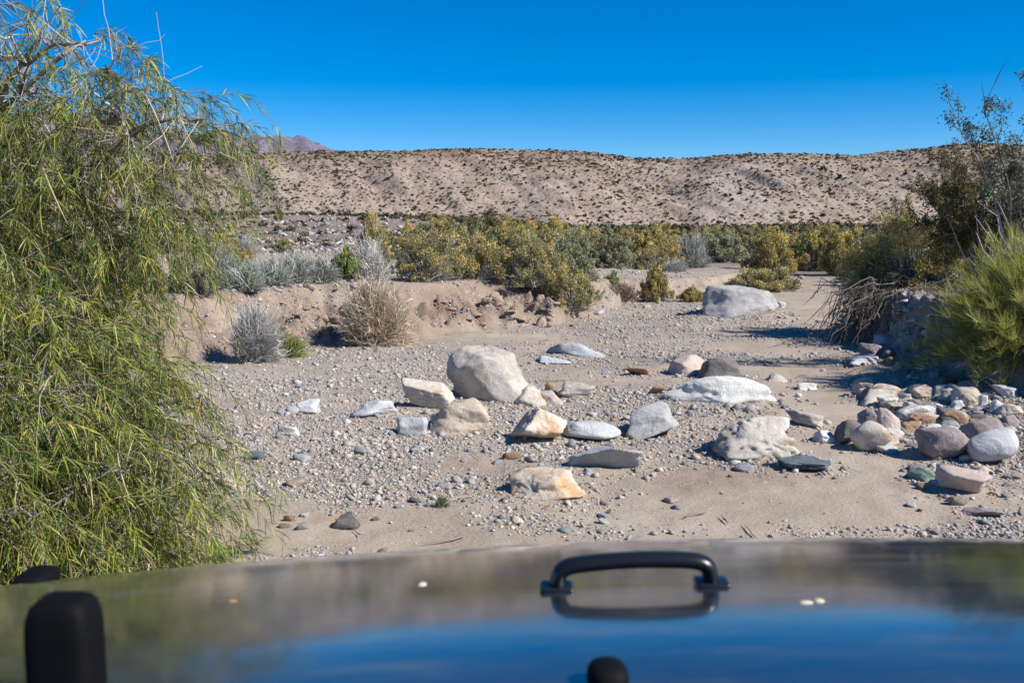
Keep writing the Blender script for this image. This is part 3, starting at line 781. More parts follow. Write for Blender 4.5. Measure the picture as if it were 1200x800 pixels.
# gravel: past counting
def build_gravel():
    rng = np.random.default_rng(5)
    N = 430000
    u = rng.random(N)
    y = 3.2 * (26 / 3.2) ** u
    x = rng.uniform(-0.62, 0.62, N) * y + rng.normal(size=N) * 0.2
    dl, dr = lbank(x, y), rbank(x, y)
    m = gravel_mask(x, y) ** 1.6
    m = np.where((dl > 0.05) & (dl < 1.0), m * 0.45, m)
    m = np.where(dr > 0, 1.0, m)
    keep = rng.random(N) < np.clip(m * 0.95, 0, 1)
    x, y = x[keep], y[keep]; n = len(x)
    s = np.clip(rng.lognormal(-5.27, 0.56, n), .0028, .036) * np.interp(y, [4, 9, 16, 25], [1, 1.25, 1.6, 2.1])
    ex, ey, es = [], [], []
    for (cx, cy, w) in ROCKS:          # rubble gathered round the boulders
        q = int(26 + 220 * w); a_ = rng.uniform(0, 6.28, q); rr_ = w * rng.uniform(.42, .95, q)
        ex.append(cx + np.cos(a_) * rr_); ey.append(cy + np.sin(a_) * rr_ * .85); es.append(np.clip(rng.lognormal(-4.65, .55, q), .005, .045) * min(1.3, .5 + w))
    q = 9000                            # coarse rubble on the dry bluff and flats beyond
    yb = 27 * (105 / 27) ** rng.random(q); xb = rng.uniform(-.42, .3, q) * yb
    kb = rng.random(q) < np.where(xb / yb < .04, 1, .25) * (.35 + .65 * (noise2(xb / 2, yb / 4, 97) > -.1))
    ex.append(xb[kb]); ey.append(yb[kb]); es.append(np.clip(rng.lognormal(-2.7, .5, kb.sum()), .03, .22) * np.interp(yb[kb], [27, 60], [.55, 1.1]))
    x = np.concatenate([x] + ex); y = np.concatenate([y] + ey); s = np.concatenate([s] + es); n = len(x)
    V0, F0 = ico(1)
    k = len(V0)
    P = V0[None] * (1 + rng.normal(size=(n, k, 1)) * .14)
    sc = np.stack([s * rng.uniform(.8, 1.35, n), s * rng.uniform(.7, 1.1, n), s * rng.uniform(.4, .8, n)], -1)
    P = P * sc[:, None]
    a = rng.uniform(0, 6.28, n); ca, sa = np.cos(a)[:, None], np.sin(a)[:, None]
    tl = rng.normal(size=(n, 1)) * .3
    X = P[..., 0] * ca - P[..., 1] * sa; Y = P[..., 0] * sa + P[..., 1] * ca; Z = P[..., 2] + X * tl
    V = np.stack([X + x[:, None], Y + y[:, None], Z + (hz(x, y) + sc[:, 2] * .35)[:, None]], -1)
    F = (F0[None] + (np.arange(n) * k)[:, None, None]).reshape(-1, 3)
    C = pal([(.52, .50, .46), (.33, .325, .32), (.26, .27, .285), (.42, .365, .31), (.33, .24, .17), (.12, .12, .125), (.44, .43, .42), (.46, .38, .31), (.19, .225, .225)], n, rng, .12,
            [.09, .16, .13, .20, .07, .07, .11, .13, .04])
    C = C * .80 + np.array([.36, .31, .265]) * .20
    me = mesh('gravel', V.reshape(-1, 3), F, M_peb, np.repeat(C, k, 0))
    tag(link('gravel', me), 'mixed grey white and tan gravel scattered over the wash bed', 'gravel', kind='stuff')
build_gravel()

def litter():
    rng = np.random.default_rng(66); n = 900
    y = rng.uniform(4.8, 22, n); x = rng.uniform(-.6, .6, n) * y
    w = np.exp(-(lbank(x, y) / .8) ** 2) + np.exp(-(rbank(x, y) / .8) ** 2) + .15
    k = rng.random(n) < w; x, y = x[k], y[k]; n = len(x)
    a = rng.uniform(0, 6.28, n); l = rng.uniform(.05, .32, n); t = np.linspace(-.5, .5, 5)[None]
    X = x[:, None] + np.cos(a)[:, None] * l[:, None] * t; Y = y[:, None] + np.sin(a)[:, None] * l[:, None] * t + rng.normal(size=(n, 5)) * .01
    P = np.stack([X, Y, hz(X, Y) + .010 + rng.random((n, 5)) * .01], -1)
    V, F = tubes(P, np.array([.5, 1, 1, .8, .4])[None] * .004 * rng.uniform(.6, 1.5, (n, 1)), 4)
    C = np.repeat(pal([(.16, .12, .09), (.28, .24, .20), (.36, .31, .25)], n, rng), 20, 0)
    tag(link('twig_litter', mesh('twig_litter', V, F, M_twig, C)), 'dry twigs littered along the foot of the banks', 'twigs', kind='stuff')
litter()
# ------------------------------------------------------------------ far shrubs
OLIVE = [(.090, .076, .044), (.115, .096, .056), (.075, .066, .038), (.15, .125, .075)]
def blob_cloud(pts, sz, rng, cols, nleaf=26):
    n = len(pts)
    d = unit(rng.normal(size=(n, nleaf, 3))); d[..., 2] = np.abs(d[..., 2])
    r = rng.uniform(.15, .85, (n, nleaf, 1)) * (1 + .25 * rng.normal(size=(n, 1, 3)))
    c = pts[:, None] + d * r * np.stack([sz, sz, sz * .75], -1)[:, None]
    V, F = quads(c.reshape(-1, 3), np.repeat(sz, nleaf) * rng.uniform(.75, 1.25, n * nleaf) * (16 / nleaf) ** .5, .85, rng)
    C = np.repeat(pal(cols, n * nleaf, rng, .2), 4, 0)
    return V, F, C
def hill_shrubs():
    rng = np.random.default_rng(8)
    n = 44000
    x = rng.uniform(-300, 330, n); y = rng.uniform(372, 560, n)
    z = hill_z(x, y)
    ok = z > hz(x, y) - 0.5
    dens = np.clip(0.42 + 0.40 * sstep(20, 36, z) + 0.6 * fbm2(x / 22, y / 22, 140, 3) + .3 * (z < 5), .08, 1)
    ok &= rng.random(n) < dens
    x, y, z = x[ok], y[ok], z[ok]
    s = np.clip(rng.lognormal(-.56, .34, len(x)), .26, 1.3)
    pts = np.stack([x, y, z - .1], -1)
    # flats between the wash and the hill
    m = 7500
    yv = 33 * (385 / 33) ** rng.random(m) ; xv = rng.uniform(-.62, .62, m) * yv
    vis = np.clip(sstep(-.05, .12, xv / yv) + .25 + .9 * (yv > 104) , 0, 1)
    bt = bluff_t(xv, yv); onface = (bt > 0.02) & (bt < .95) & (xv / yv < .03)
    vis = np.where(onface, .42, vis)
    vis = np.where((yv < 33) & (xv / yv < .0), .2, vis)
    k = rng.random(m) < vis * np.where(yv > 100, 1, np.where(xv / yv < .03, .8, .3))
    xv, yv = xv[k], yv[k]
    pv = np.stack([xv, yv, hz(xv, yv) - .05], -1); svz = np.clip(rng.lognormal(-.35, .28, len(xv)), .35, 1.3) * np.interp(yv, [33, 70, 120], [.34, .5, 1.05])
    P = np.concatenate([pts, pv]); S = np.concatenate([s, svz])
    app = S / P[:, 1]
    infr = np.abs(P[:, 0] / P[:, 1]) < .50
    order = np.argsort(-app * infr)
    # the 250 that show largest are things of their own
    protos = []
    for q in range(5):
        V, F, C = blob_cloud(np.zeros((1, 3)), np.ones(1), np.random.default_rng(50 + q), OLIVE, 160)
        V[:, 2] = np.maximum(V[:, 2], -.1)
        T, TF = tubes(np.stack([np.linspace([0, 0, -.1], unit(np.array([a, b, 1.1])) * .75, 4) for a, b in rng.normal(size=(9, 2)) * .6]), .02, 3)
        A = Acc(); A.add(V, F, C); A.add(T, TF, np.array([.12, .1, .08]))
        protos.append(A.mesh('creosote_bush', M_far))
    for j in order[:250]:
        p = P[j]
        o = link('creosote_bush', protos[int(rng.integers(5))], loc=p)
        w = S[j]
        o.scale = (w, w, w * rng.uniform(.75, 1.1)); o.rotation_euler = (0, 0, rng.uniform(0, 6.28))
        hb = 'crest' if p[1] > 92 else 'upper slope' if p[1] > 70 else 'foot'; lr = 'near the tree' if p[0] / p[1] < -.22 else 'above the white dead brush' if p[0] / p[1] < -.1 else 'above the olive bushes'
        if p[1] > 360: tag(o, 'small dark shrub on the lower slope of the far hill', 'shrub', 'dark shrubs on the far hill')
        elif p[0] / p[1] < 0.03: tag(o, 'small dark shrub on the %s of the dry bluff, %s' % (hb, lr), 'shrub', 'dark shrubs on the %s of the bluff, %s' % (hb, lr))
        else: tag(o, 'dark olive shrub on the flat between the wash and the hill', 'shrub', 'dark shrubs on the flat')
    rest = order[250:]
    nearr = P[rest, 1] < 150
    V, F, C = blob_cloud(P[rest][~nearr], S[rest][~nearr], rng, OLIVE, 16)
    V2_, F2_, C2_ = blob_cloud(P[rest][nearr], S[rest][nearr], rng, OLIVE, 70)
    F = np.concatenate([F, F2_ + len(V)]); V = np.concatenate([V, V2_]); C = np.concatenate([C, C2_])
    tag(link('distant_scrub', mesh('distant_scrub', V, F, M_far, C)), 'thousands of dark shrubs dotting the far hill and flats', 'scrub', kind='stuff')
hill_shrubs()

# ------------------------------------------------------------------ shrubs near the wash
GREY_T = [(.34, .32, .29), (.26, .24, .22), (.42, .40, .37), (.20, .18, .16)]
DARK_T = [(.13, .105, .085), (.09, .075, .06), (.18, .15, .12)]
K_ = {
 # leaf palette, top palette, twig palette, leaf size
 'olive': dict(leaf=[(.28, .28, .12), (.34, .32, .17), (.22, .24, .12), (.39, .37, .23)], top=[(.62, .45, .14), (.54, .42, .15), (.62, .49, .22), (.40, .38, .17)], twig=GREY_T),
 'yellow': dict(leaf=[(.31, .29, .11), (.36, .32, .13), (.26, .26, .12)], top=[(.72, .48, .11), (.68, .49, .15), (.60, .44, .13), (.48, .43, .19)], twig=GREY_T),
 'greygreen': dict(leaf=[(.30, .33, .19), (.39, .40, .28), (.25, .28, .16)], top=[(.40, .37, .19), (.44, .41, .26), (.34, .34, .19)], twig=GREY_T),
 'green': dict(leaf=[(.27, .33, .12), (.34, .40, .15), (.20, .25, .10)], top=[(.42, .48, .18), (.36, .42, .15)], twig=DARK_T),
 'brown': dict(leaf=[(.14, .11, .05), (.18, .13, .06), (.11, .10, .045)], top=[(.20, .13, .05), (.17, .15, .06)], twig=DARK_T),
}
def dome(n, rng, zmin=0.0):
    v = unit(rng.normal(size=(n, 3))); v[:, 2] = np.abs(v[:, 2])
    v[:, 2] = zmin + (1 - zmin) * v[:, 2]
    return v

def stems(n, dirs, length, bend, rng, K=6, wob=.05, base=.08):
    """arching stems from the foot towards dirs (unit-ish vectors scaled by size)"""
    t = np.linspace(0, 1, K)[None, :, None]
    b = np.concatenate([rng.normal(size=(n, 2)) * base, np.zeros((n, 1))], -1)[:, None]
    up = np.array([0, 0, 1.0])
    tgt = dirs[:, None] * length[:, None, None]
    mid = np.linalg.norm(tgt, axis=-1, keepdims=True) * up * bend
    P = b * (1 - t * .3) + (1 - t) ** 2 * 0 + 2 * t * (1 - t) * (mid * .5 + tgt * .35) + t * t * tgt
    P = P + rng.normal(size=P.shape) * wob * t * length[:, None, None]
    return P

def bushy(w, h, kind, seed, n_leaf=15000, clumps=120, gap=.3, leaf=.035, dp=None, bare=.25):
    """leafy shrub: returns (branches, foliage) Acc in unit of metres, origin at the foot"""
    rng = np.random.default_rng(seed)
    kk = K_[kind]; dp = dp or w * .8
    S = np.array([w / 2, dp / 2, h])
    d = dome(clumps, rng, .0)
    lump = 1 + .30 * fbm3(d, 1.7, seed, 2)
    rad = rng.uniform(.55, .93, clumps) * np.clip(lump, .7, 1.2)
    cc = d * rad[:, None]
    cc = cc[(cc[:, 2] > bare * rng.uniform(.3, 1.1, len(cc))) | (rng.random(len(cc)) < .25)]
    k = len(cc); cr = rng.uniform(.08, .17, k)
    who = rng.integers(0, k, n_leaf)
    off = unit(rng.normal(size=(n_leaf, 3))) * (rng.random((n_leaf, 1)) ** .45)
    q = cc[who] + off * cr[who][:, None] * np.array([1, 1, .9])
    q[:, 2] = np.maximum(q[:, 2], .02)
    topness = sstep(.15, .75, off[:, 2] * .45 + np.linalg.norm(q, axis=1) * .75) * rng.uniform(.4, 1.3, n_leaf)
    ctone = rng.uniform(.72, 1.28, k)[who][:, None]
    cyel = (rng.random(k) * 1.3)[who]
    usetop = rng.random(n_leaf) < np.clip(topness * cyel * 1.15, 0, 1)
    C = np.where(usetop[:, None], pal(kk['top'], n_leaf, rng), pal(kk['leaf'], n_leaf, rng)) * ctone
    ax = unit(q * np.array([.8, .8, 1.3]) + np.array([0, 0, .5]))
    P = q * S
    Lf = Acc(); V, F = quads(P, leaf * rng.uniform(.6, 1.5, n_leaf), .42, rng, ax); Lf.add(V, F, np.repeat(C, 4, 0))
    ns = 70
    dd = cc[rng.integers(0, k, ns)] * S
    ln = np.linalg.norm(dd, axis=1)
    T = stems(ns, dd / ln[:, None], ln * rng.uniform(.8, 1.05, ns), .12, rng, 6, .04, .04 * w)
    B = Acc(); r = np.linspace(.011, .003, 6)[None] * (w / 1.5 + .4)
    V, F = tubes(T, r, 3); B.add(V, F, np.repeat(pal(kk['twig'], ns, rng), 18, 0))
    nf = 420   # fine grey twigs near the foot
    d2 = dome(nf, rng); P2 = d2 * S * rng.uniform(.45, .95, (nf, 1)); P2[:, 2] *= .7
    l2 = np.linalg.norm(P2, axis=1)
    T2 = stems(nf, P2 / l2[:, None], l2, .05, rng, 5, .06, .10 * w)
    V, F = ribbons(T2, np.linspace(.012, .004, 5)[None], rng); B.add(V, F, np.repeat(pal(kk['twig'], nf, rng), 10, 0))
    return B, Lf

def wispy(w, h, seed, n=2600, cols=GREY_T, droop=0.25, width=.008, dp=None, lean=(0, 0), spread=1.0, K=6, wob=.09):
    """fine stalks fanning out of the foot"""
    rng = np.random.default_rng(seed)
    n = int(n * 1.8)
    dp = dp or w * .8
    d = dome(n, rng); d[:, :2] *= spread
    lump = 1 + .5 * fbm3(d, 2.0, seed, 3)
    P = d * np.array([w / 2, dp / 2, h]) * (rng.uniform(.45, 1, (n, 1)) * np.clip(lump, .6, 1.25)[:, None]) + np.array([lean[0], lean[1], 0]) * rng.random((n, 1))
    l = np.linalg.norm(P, axis=1)
    T = stems(n, P / l[:, None], l, droop, rng, K, wob, .10 * w)
    T[..., 2] = np.maximum(T[..., 2], .01)
    A = Acc(); V, F = ribbons(T, np.linspace(1, .35, K)[None] * .62 * width * rng.uniform(.6, 1.4, (n, 1)), rng)
    tone = 1.1 * (1 + .35 * fbm3(d, 3.0, seed + 3, 2))[:, None]
    A.add(V, F, np.repeat(pal(cols, n, rng) * tone, 2 * K, 0))
    return A

def place_shrub(name, label, px0, py0, px1, py1, group=None, cat='bush'):
    c = ground_at((px0 + px1) / 2, py1, 2, 120)
    d = c[1]; w = (px1 - px0) / FPX * d; h = (py1 - py0) / FPX * d
    cy = d + w * .25; cx = ((px0 + px1) / 2 - 600) / FPX * cy
    o = link(name, None, loc=(cx, cy, float(hz(cx, cy)) - .02))
    h = max(CAMZ - (py0 - 262) / FPX * cy - o.location.z, h * .6)
    tag(o, label, cat, group)
    return o, w, h

def leafy(name, label, box, kind, seed, group='leafy bushes along the far bank', **k):
    o, w, h = place_shrub(name, label, *box, group=group)
    d = o.location.y
    B, Lf = bushy(w * 1.08, h * 1.08, kind, seed, leaf=np.clip(2.3 / FPX * d, .012, .07), **k)
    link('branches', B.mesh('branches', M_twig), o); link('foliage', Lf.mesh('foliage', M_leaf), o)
    return o

G1 = 'leafy bushes along the far bank'
leafy('rabbitbrush', 'wide olive and ochre bush at the left end of the row on the far bank', (452, 268, 548, 331), 'olive', 1)
leafy('rabbitbrush', 'tall ochre tipped olive bush in the middle left of the far bank row', (515, 262, 610, 330), 'olive', 2, n_leaf=20000)
leafy('rabbitbrush', 'broad green olive bush spilling over the bank behind the largest boulder', (575, 272, 668, 343), 'olive', 3, n_leaf=20000)
leafy('rabbitbrush', 'grey green bush right of the one spilling over the bank', (632, 272, 705, 330), 'greygreen', 4)
leafy('rabbitbrush', 'low dark olive bush hanging down the bank face in the centre', (628, 314, 702, 360), 'olive', 5)
leafy('rabbitbrush', 'pale grey green feathery bush between two olive bushes', (688, 270, 745, 314), 'greygreen', 6)
leafy('rabbitbrush', 'round yellow olive bush with dark hollow foot behind the small bank bush', (735, 266, 800, 314), 'yellow', 7)
leafy('rabbitbrush', 'bushy grey green mound just left of the far grey boulder top', (818, 268, 878, 308), 'greygreen', 9)
leafy('rabbitbrush', 'small ochre bush standing alone on the bank slope', (745, 306, 790, 354), 'yellow', 10, n_leaf=11000)
leafy('rabbitbrush', 'tiny bright green tuft beside the small ochre bank bush', (708, 318, 728, 338), 'green', 11, n_leaf=2500)
leafy('rabbitbrush', 'small low yellow green bush left of the far grey boulder', (793, 334, 828, 354), 'yellow', 12, n_leaf=4000)
leafy('rabbitbrush', 'olive and gold bush right behind the far grey boulder', (848, 308, 936, 343), 'olive', 13, n_leaf=16000)
leafy('rabbitbrush', 'grey green bush with yellow crown above the gold bush by the boulder', (868, 270, 935, 324), 'yellow', 14)
leafy('rabbitbrush', 'yellow bush closing the far bend of the wash', (925, 266, 990, 318), 'yellow', 15, n_leaf=17000)
leafy('rabbitbrush', 'bright golden bush left of the hanging roots bush', (958, 272, 1018, 324), 'yellow', 16, n_leaf=17000)
leafy('rabbitbrush', 'ochre tipped sparse bush rising behind the white dead brush', (415, 256, 462, 316), 'yellow', 17, n_leaf=8000)
leafy('rabbitbrush', 'bright green bush with dark foot among grey brush at left', (388, 292, 424, 330), 'green', 18)
leafy('rabbitbrush', 'small brownish bush peeking above the tall olive bush', (535, 252, 598, 300), 'brown', 19)
leafy('rabbitbrush', 'pale yellow round bush far behind the golden bush', (1040, 240, 1076, 300), 'yellow', 20, n_leaf=8000)
leafy('rabbitbrush', 'grey green bush seen through the lower tree twigs', (196, 286, 262, 345), 'greygreen', 21)
leafy('rabbitbrush', 'dull olive bush half hidden behind the drooping tree', (120, 280, 205, 345), 'olive', 22)

def wisp(name, label, box, seed, cols, group='dry grey brush on the left bank', **k):
    o, w, h = place_shrub(name, label, *box, group=group, cat='brush')
    A = wispy(w, h, seed, cols=cols, width=np.clip(1.5 / FPX * o.location.y, .005, .03), **k)
    link('stalks', A.mesh('stalks', M_twig), o)
    return o
PALEG = [(.42, .41, .37), (.50, .49, .44), (.33, .33, .29), (.36, .38, .30)]
GREYB = [(.30, .31, .28), (.38, .39, .35), (.22, .22, .20), (.30, .34, .24)]
STRAW = [(.46, .38, .29), (.54, .46, .36), (.36, .29, .22), (.40, .35, .30)]
for i, (b, l) in enumerate([((262, 300, 312, 345), 'dark grey twiggy brush at the tree edge'), ((296, 300, 342, 336), 'grey brush second from the tree along the bank top'),
                            ((326, 296, 368, 333), 'pale grey grass clump in the middle of the grey brush row'), ((352, 300, 398, 332), 'grey clump just left of the bright green bush'),
                            ((236, 292, 285, 338), 'grey brush partly behind the tree twigs')]):
    wisp('dry_brush', l, b, 200 + i, GREYB if i in (0, 4) else GREYB + PALEG[:2], n=2600)
wisp('dead_brush', 'tall white dead brush behind the straw coloured bush', (412, 282, 460, 330), 210, [(.56, .54, .50), (.48, .46, .42), (.62, .60, .56)], n=1500)
wisp('dry_brush', 'pale dry straw bush rooted in the left bank slope', (400, 338, 478, 406), 211, [(.52, .43, .31), (.60, .51, .38), (.40, .31, .22), (.46, .38, .28)], n=9500, droop=.35, wob=.11, spread=1.0)
wisp('dry_brush', 'collapsed silvery dead bush at the foot of the left bank', (262, 360, 326, 425), 212, [(.36, .36, .35), (.46, .46, .45), (.22, .21, .20), (.5, .47, .42)], n=4500, droop=.5, wob=.06, lean=(.12, -.1))
wisp('grass_clump', 'yellow green grass clump at the right of the silvery dead bush', (304, 386, 356, 420), 213, [(.26, .27, .08), (.20, .24, .08), (.36, .34, .16)], n=2600, droop=.35)
wisp('dry_brush', 'pale grey brush behind the small ochre bank bush', (784, 272, 832, 314), 214, GREYB + PALEG, n=2200)
wisp('dry_brush', 'grey brush between olive bushes with yellow crown behind', (700, 292, 742, 314), 215, GREYB, n=1500)
wisp('dry_brush', 'brown leafless brush beside the small ochre bank bush', (706, 330, 752, 352), 216, [(.30, .22, .17), (.22, .17, .14), (.38, .31, .26)], n=1300)
wisp('grass_clump', 'tiny grey green plant in the foreground gravel', (503, 578, 530, 595), 217, [(.24, .25, .17), (.34, .33, .26)], n=500, group='small plants in the wash')

# more bushes farther off: one proto each, copied
rng = np.random.default_rng(31)
proto = []
for q, kind in enumerate(['olive', 'yellow', 'greygreen', 'olive', 'yellow']):
    B, Lf = bushy(1.9, 1.35, kind, 500 + q, n_leaf=9000, leaf=.06, clumps=80)
    proto.append((B.mesh('branches', M_twig), Lf.mesh('foliage', M_leaf), kind))
A_ = wispy(1.7, 1.0, 560, n=1800, cols=GREYB + PALEG, width=.03)
proto.append((A_.mesh('branches', M_twig), None, 'dry'))
B, Lf = bushy(1.6, 1.5, 'brown', 561, n_leaf=8000, leaf=.05, clumps=70)
proto.append((B.mesh('branches', M_twig), Lf.mesh('foliage', M_leaf), 'brown'))
WORD = {'dry': 'dry grey', 'brown': 'brownish dark', 'olive': 'olive', 'yellow': 'yellow tipped', 'greygreen': 'grey green'}
for i in range(124):
    y = rng.uniform(24, 60)
    px = rng.uniform(440, 1240) if i < 108 else rng.uniform(-200, 400)
    x = (px - 600) / FPX * y
    if i >= 108: y = rng.uniform(18, 34); x = (px - 600) / FPX * y
    if y < 35 and lbank(x, y) < 3.2 and rbank(x, y) < .6: continue
    b, f, kind = proto[int(rng.choice(7, p=[.16, .2, .12, .16, .2, .10, .06]))]
    o = link('rabbitbrush', None, loc=(x, y, float(hz(x, y)) - .03))
    s = rng.uniform(.5, 1.1) * (1 if px > 500 else .75)
    o.scale = (s * 1.1, s, s * np.interp(y, [20, 62], [.8, .95])); o.rotation_euler = (0, 0, rng.uniform(0, 6.28))
    link('branches', b, o)
    if f: link('foliage', f, o)
    side = ('behind the large olive bushes of the far bank' if px < 640 else 'behind the feathery grey green bush' if px < 760 else 'behind the far grey boulder' if px < 900
            else 'beyond the far bend of the wash' if px < 1010 else 'behind the root bound bush' if px < 1110 else 'behind the bright green right bush')
    side = ('close ' if y < 36 else 'farther off ') + side
    if px < 440: side = 'behind the drooping tree'
    tag(o, '%s bush standing %s' % (WORD[kind], side), 'bush', '%s bushes %s' % (WORD[kind], side))

# ---- right bank
# hanging root tangle with olive crown
o = link('rootbound_bush', None, loc=(5.65, 14.2, .58))
tag(o, 'olive and gold bush with bare grey roots hanging over the right bank', 'bush')
B, Lf = bushy(2.3, 1.25, 'yellow', 61, n_leaf=42000, leaf=.028, clumps=130)
T = wispy(1.8, .75, 62, n=1500, cols=GREY_T + DARK_T, width=.014, lean=(-.2, -.15))
V2 = wispy(1.4, .8, 63, n=420, cols=DARK_T, width=.022)
hang = Acc()
rr = np.random.default_rng(64); n = 620
st = np.stack([rr.uniform(-1.15, .75, n), rr.uniform(-1.7, -.3, n), rr.uniform(-.15, .25, n)], -1)
t = np.linspace(0, 1, 7)[None, :, None]
drop = np.stack([rr.uniform(-.45, .1, n), rr.uniform(-.3, 0, n), -rr.uniform(.35, .85, n)], -1)
Pp = st[:, None] + t * np.stack([drop[:, 0] * 1.4, drop[:, 1], np.zeros(n)], -1)[:, None] + (t ** 1.8) * np.stack([np.zeros(n), np.zeros(n), drop[:, 2]], -1)[:, None] + np.cumsum(rr.normal(size=(n, 7, 3)) * .055, 1)
V, F = tubes(Pp, np.linspace(.009, .003, 7)[None] * rr.uniform(.4, 1.4, (n, 1)), 4); hang.add(V, F, np.repeat(pal(DARK_T + GREY_T[3:] + DARK_T, n, rr), 28, 0))
link('branches', B.mesh('branches', M_twig), o); link('foliage', Lf.mesh('foliage', M_leaf), o)
link('dead_twigs', T.mesh('dead_twigs', M_twig), o); link('roots', hang.mesh('roots', M_twig), o)

def creosote(loc, w, h, seed, nst, label, nleaf, leaf=.02, lean=0., cols=None, open_=.3, name='creosote_bush', tg=None):
    rng = np.random.default_rng(seed)
    o = link(name, None, loc=loc); tag(o, label, 'shrub')
    d = dome(nst, rng); d[:, :2] *= .8; d = unit(d + np.array([0, 0, .55]))
    tgt = d * np.array([w / 2 / .75, w / 2 / .75, h]) * rng.uniform(.6, 1.03, (nst, 1)) + np.array([lean, 0, 0]) * rng.uniform(.5, 1, (nst, 1))
    if tg is not None: tgt = np.array(tg, float); nst = len(tgt)
    ln = np.linalg.norm(tgt, axis=1)
    P = stems(nst, tgt / ln[:, None], ln, .10, rng, 10, .022, .05)
    B = Acc(); V, F = tubes(P, np.linspace(.020, .004, 10)[None] * rng.uniform(.6, 1.1, (nst, 1)), 5)
    B.add(V, F, np.repeat(pal([(.25, .23, .21), (.17, .15, .14), (.33, .31, .29)], nst, rng), 50, 0))
    m = nst * 13
    i = rng.integers(0, nst, m); k = rng.integers(4, 9, m); fr = rng.random((m, 1))
    a = P[i, k] * (1 - fr) + P[i, k + 1] * fr
    dirn = unit(unit(P[i, k + 1] - P[i, k]) + rng.normal(size=(m, 3)) * .65 + np.array([0, 0, .25]))
    L = rng.uniform(.12, .34, m) * h / 2.2
    tt = np.linspace(0, 1, 5)[None, :, None]
    Q = a[:, None] + tt * dirn[:, None] * L[:, None, None] + rng.normal(size=(m, 5, 3)) * .012
    V, F = tubes(Q, np.linspace(.006, .002, 5)[None], 3); B.add(V, F, np.repeat(pal([(.24, .22, .20), (.15, .12, .10)], m, rng), 15, 0))
    use = rng.random(m) > open_
    ids = np.nonzero(use)[0]
    j = ids[rng.integers(0, len(ids), nleaf)]; f = rng.uniform(.3, 1.05, (nleaf, 1))
    pos = a[j] + f * dirn[j] * L[j][:, None] + rng.normal(size=(nleaf, 3)) * .028 * h / 2
    V, F = quads(pos, leaf * rng.uniform(.6, 1.4, nleaf), .6, rng)
    cols = cols or [(.075, .085, .03), (.11, .11, .04), (.16, .12, .05), (.055, .065, .025), (.22, .15, .07)]
    tone = rng.uniform(.7, 1.3, m)[j][:, None]
    Lf = Acc().add(V, F, np.repeat(pal(cols, nleaf, rng) * tone, 4, 0))
    link('branches', B.mesh('branches', M_twig), o); link('foliage', Lf.mesh('foliage', M_leaf), o)
    return o
creosote((6.45, 13.6, .66), 2.3, 2.1, 70, 34, 'dense brownish green creosote shrub behind the root bound bush', 52000, .026, lean=-.3, open_=.05, cols=[(.13, .115, .04), (.17, .14, .05), (.10, .10, .035), (.22, .16, .06), (.08, .08, .03)])
creosote((5.45, 10.4, .66), 1.35, 2.3, 71, 9, 'tall thin creosote shrub reaching into the sky at the right edge', 7500, .026, lean=-.42, cols=[(.07, .10, .06), (.10, .12, .06), (.17, .11, .06), (.05, .08, .06)], open_=.35,
         tg=[((px - 600) / FPX * 10.4 - 5.45, dy, CAMZ + (262 - py) / FPX * 10.4 - .66) for px, py, dy in ((1112, 122, .1), (1136, 100, -.2), (1158, 152, .2), (1132, 178, -.1), (1172, 168, .1), (1196, 106, 0), (1206, 160, .3), (1232, 118, -.2), (1250, 170, .2))])
creosote((8.2, 13.2, .66), 1.8, 1.5, 72, 22, 'low creosote shrub at the right edge behind the green bush', 14000, .022, open_=.2)
# bare grey branches
rr = np.random.default_rng(75); n = 26
o = link('dead_branches', None, loc=(5.75, 10.9, .66)); tag(o, 'bare pale grey branches fanning up behind the bright green bush', 'dead shrub')
d = unit(np.stack([rr.uniform(-1.0, .25, n), rr.normal(size=n) * .4, rr.uniform(.7, 1.2, n)], -1))
P = stems(n, d, rr.uniform(.7, 1.35, n), .05, rr, 8, .03, .15)
V, F = tubes(P, np.linspace(.012, .003, 8)[None], 4); A = Acc().add(V, F, np.repeat(pal([(.42, .41, .40), (.33, .32, .31)], n, rr), 32, 0))
link('branches', A.mesh('branches', M_twig), o)

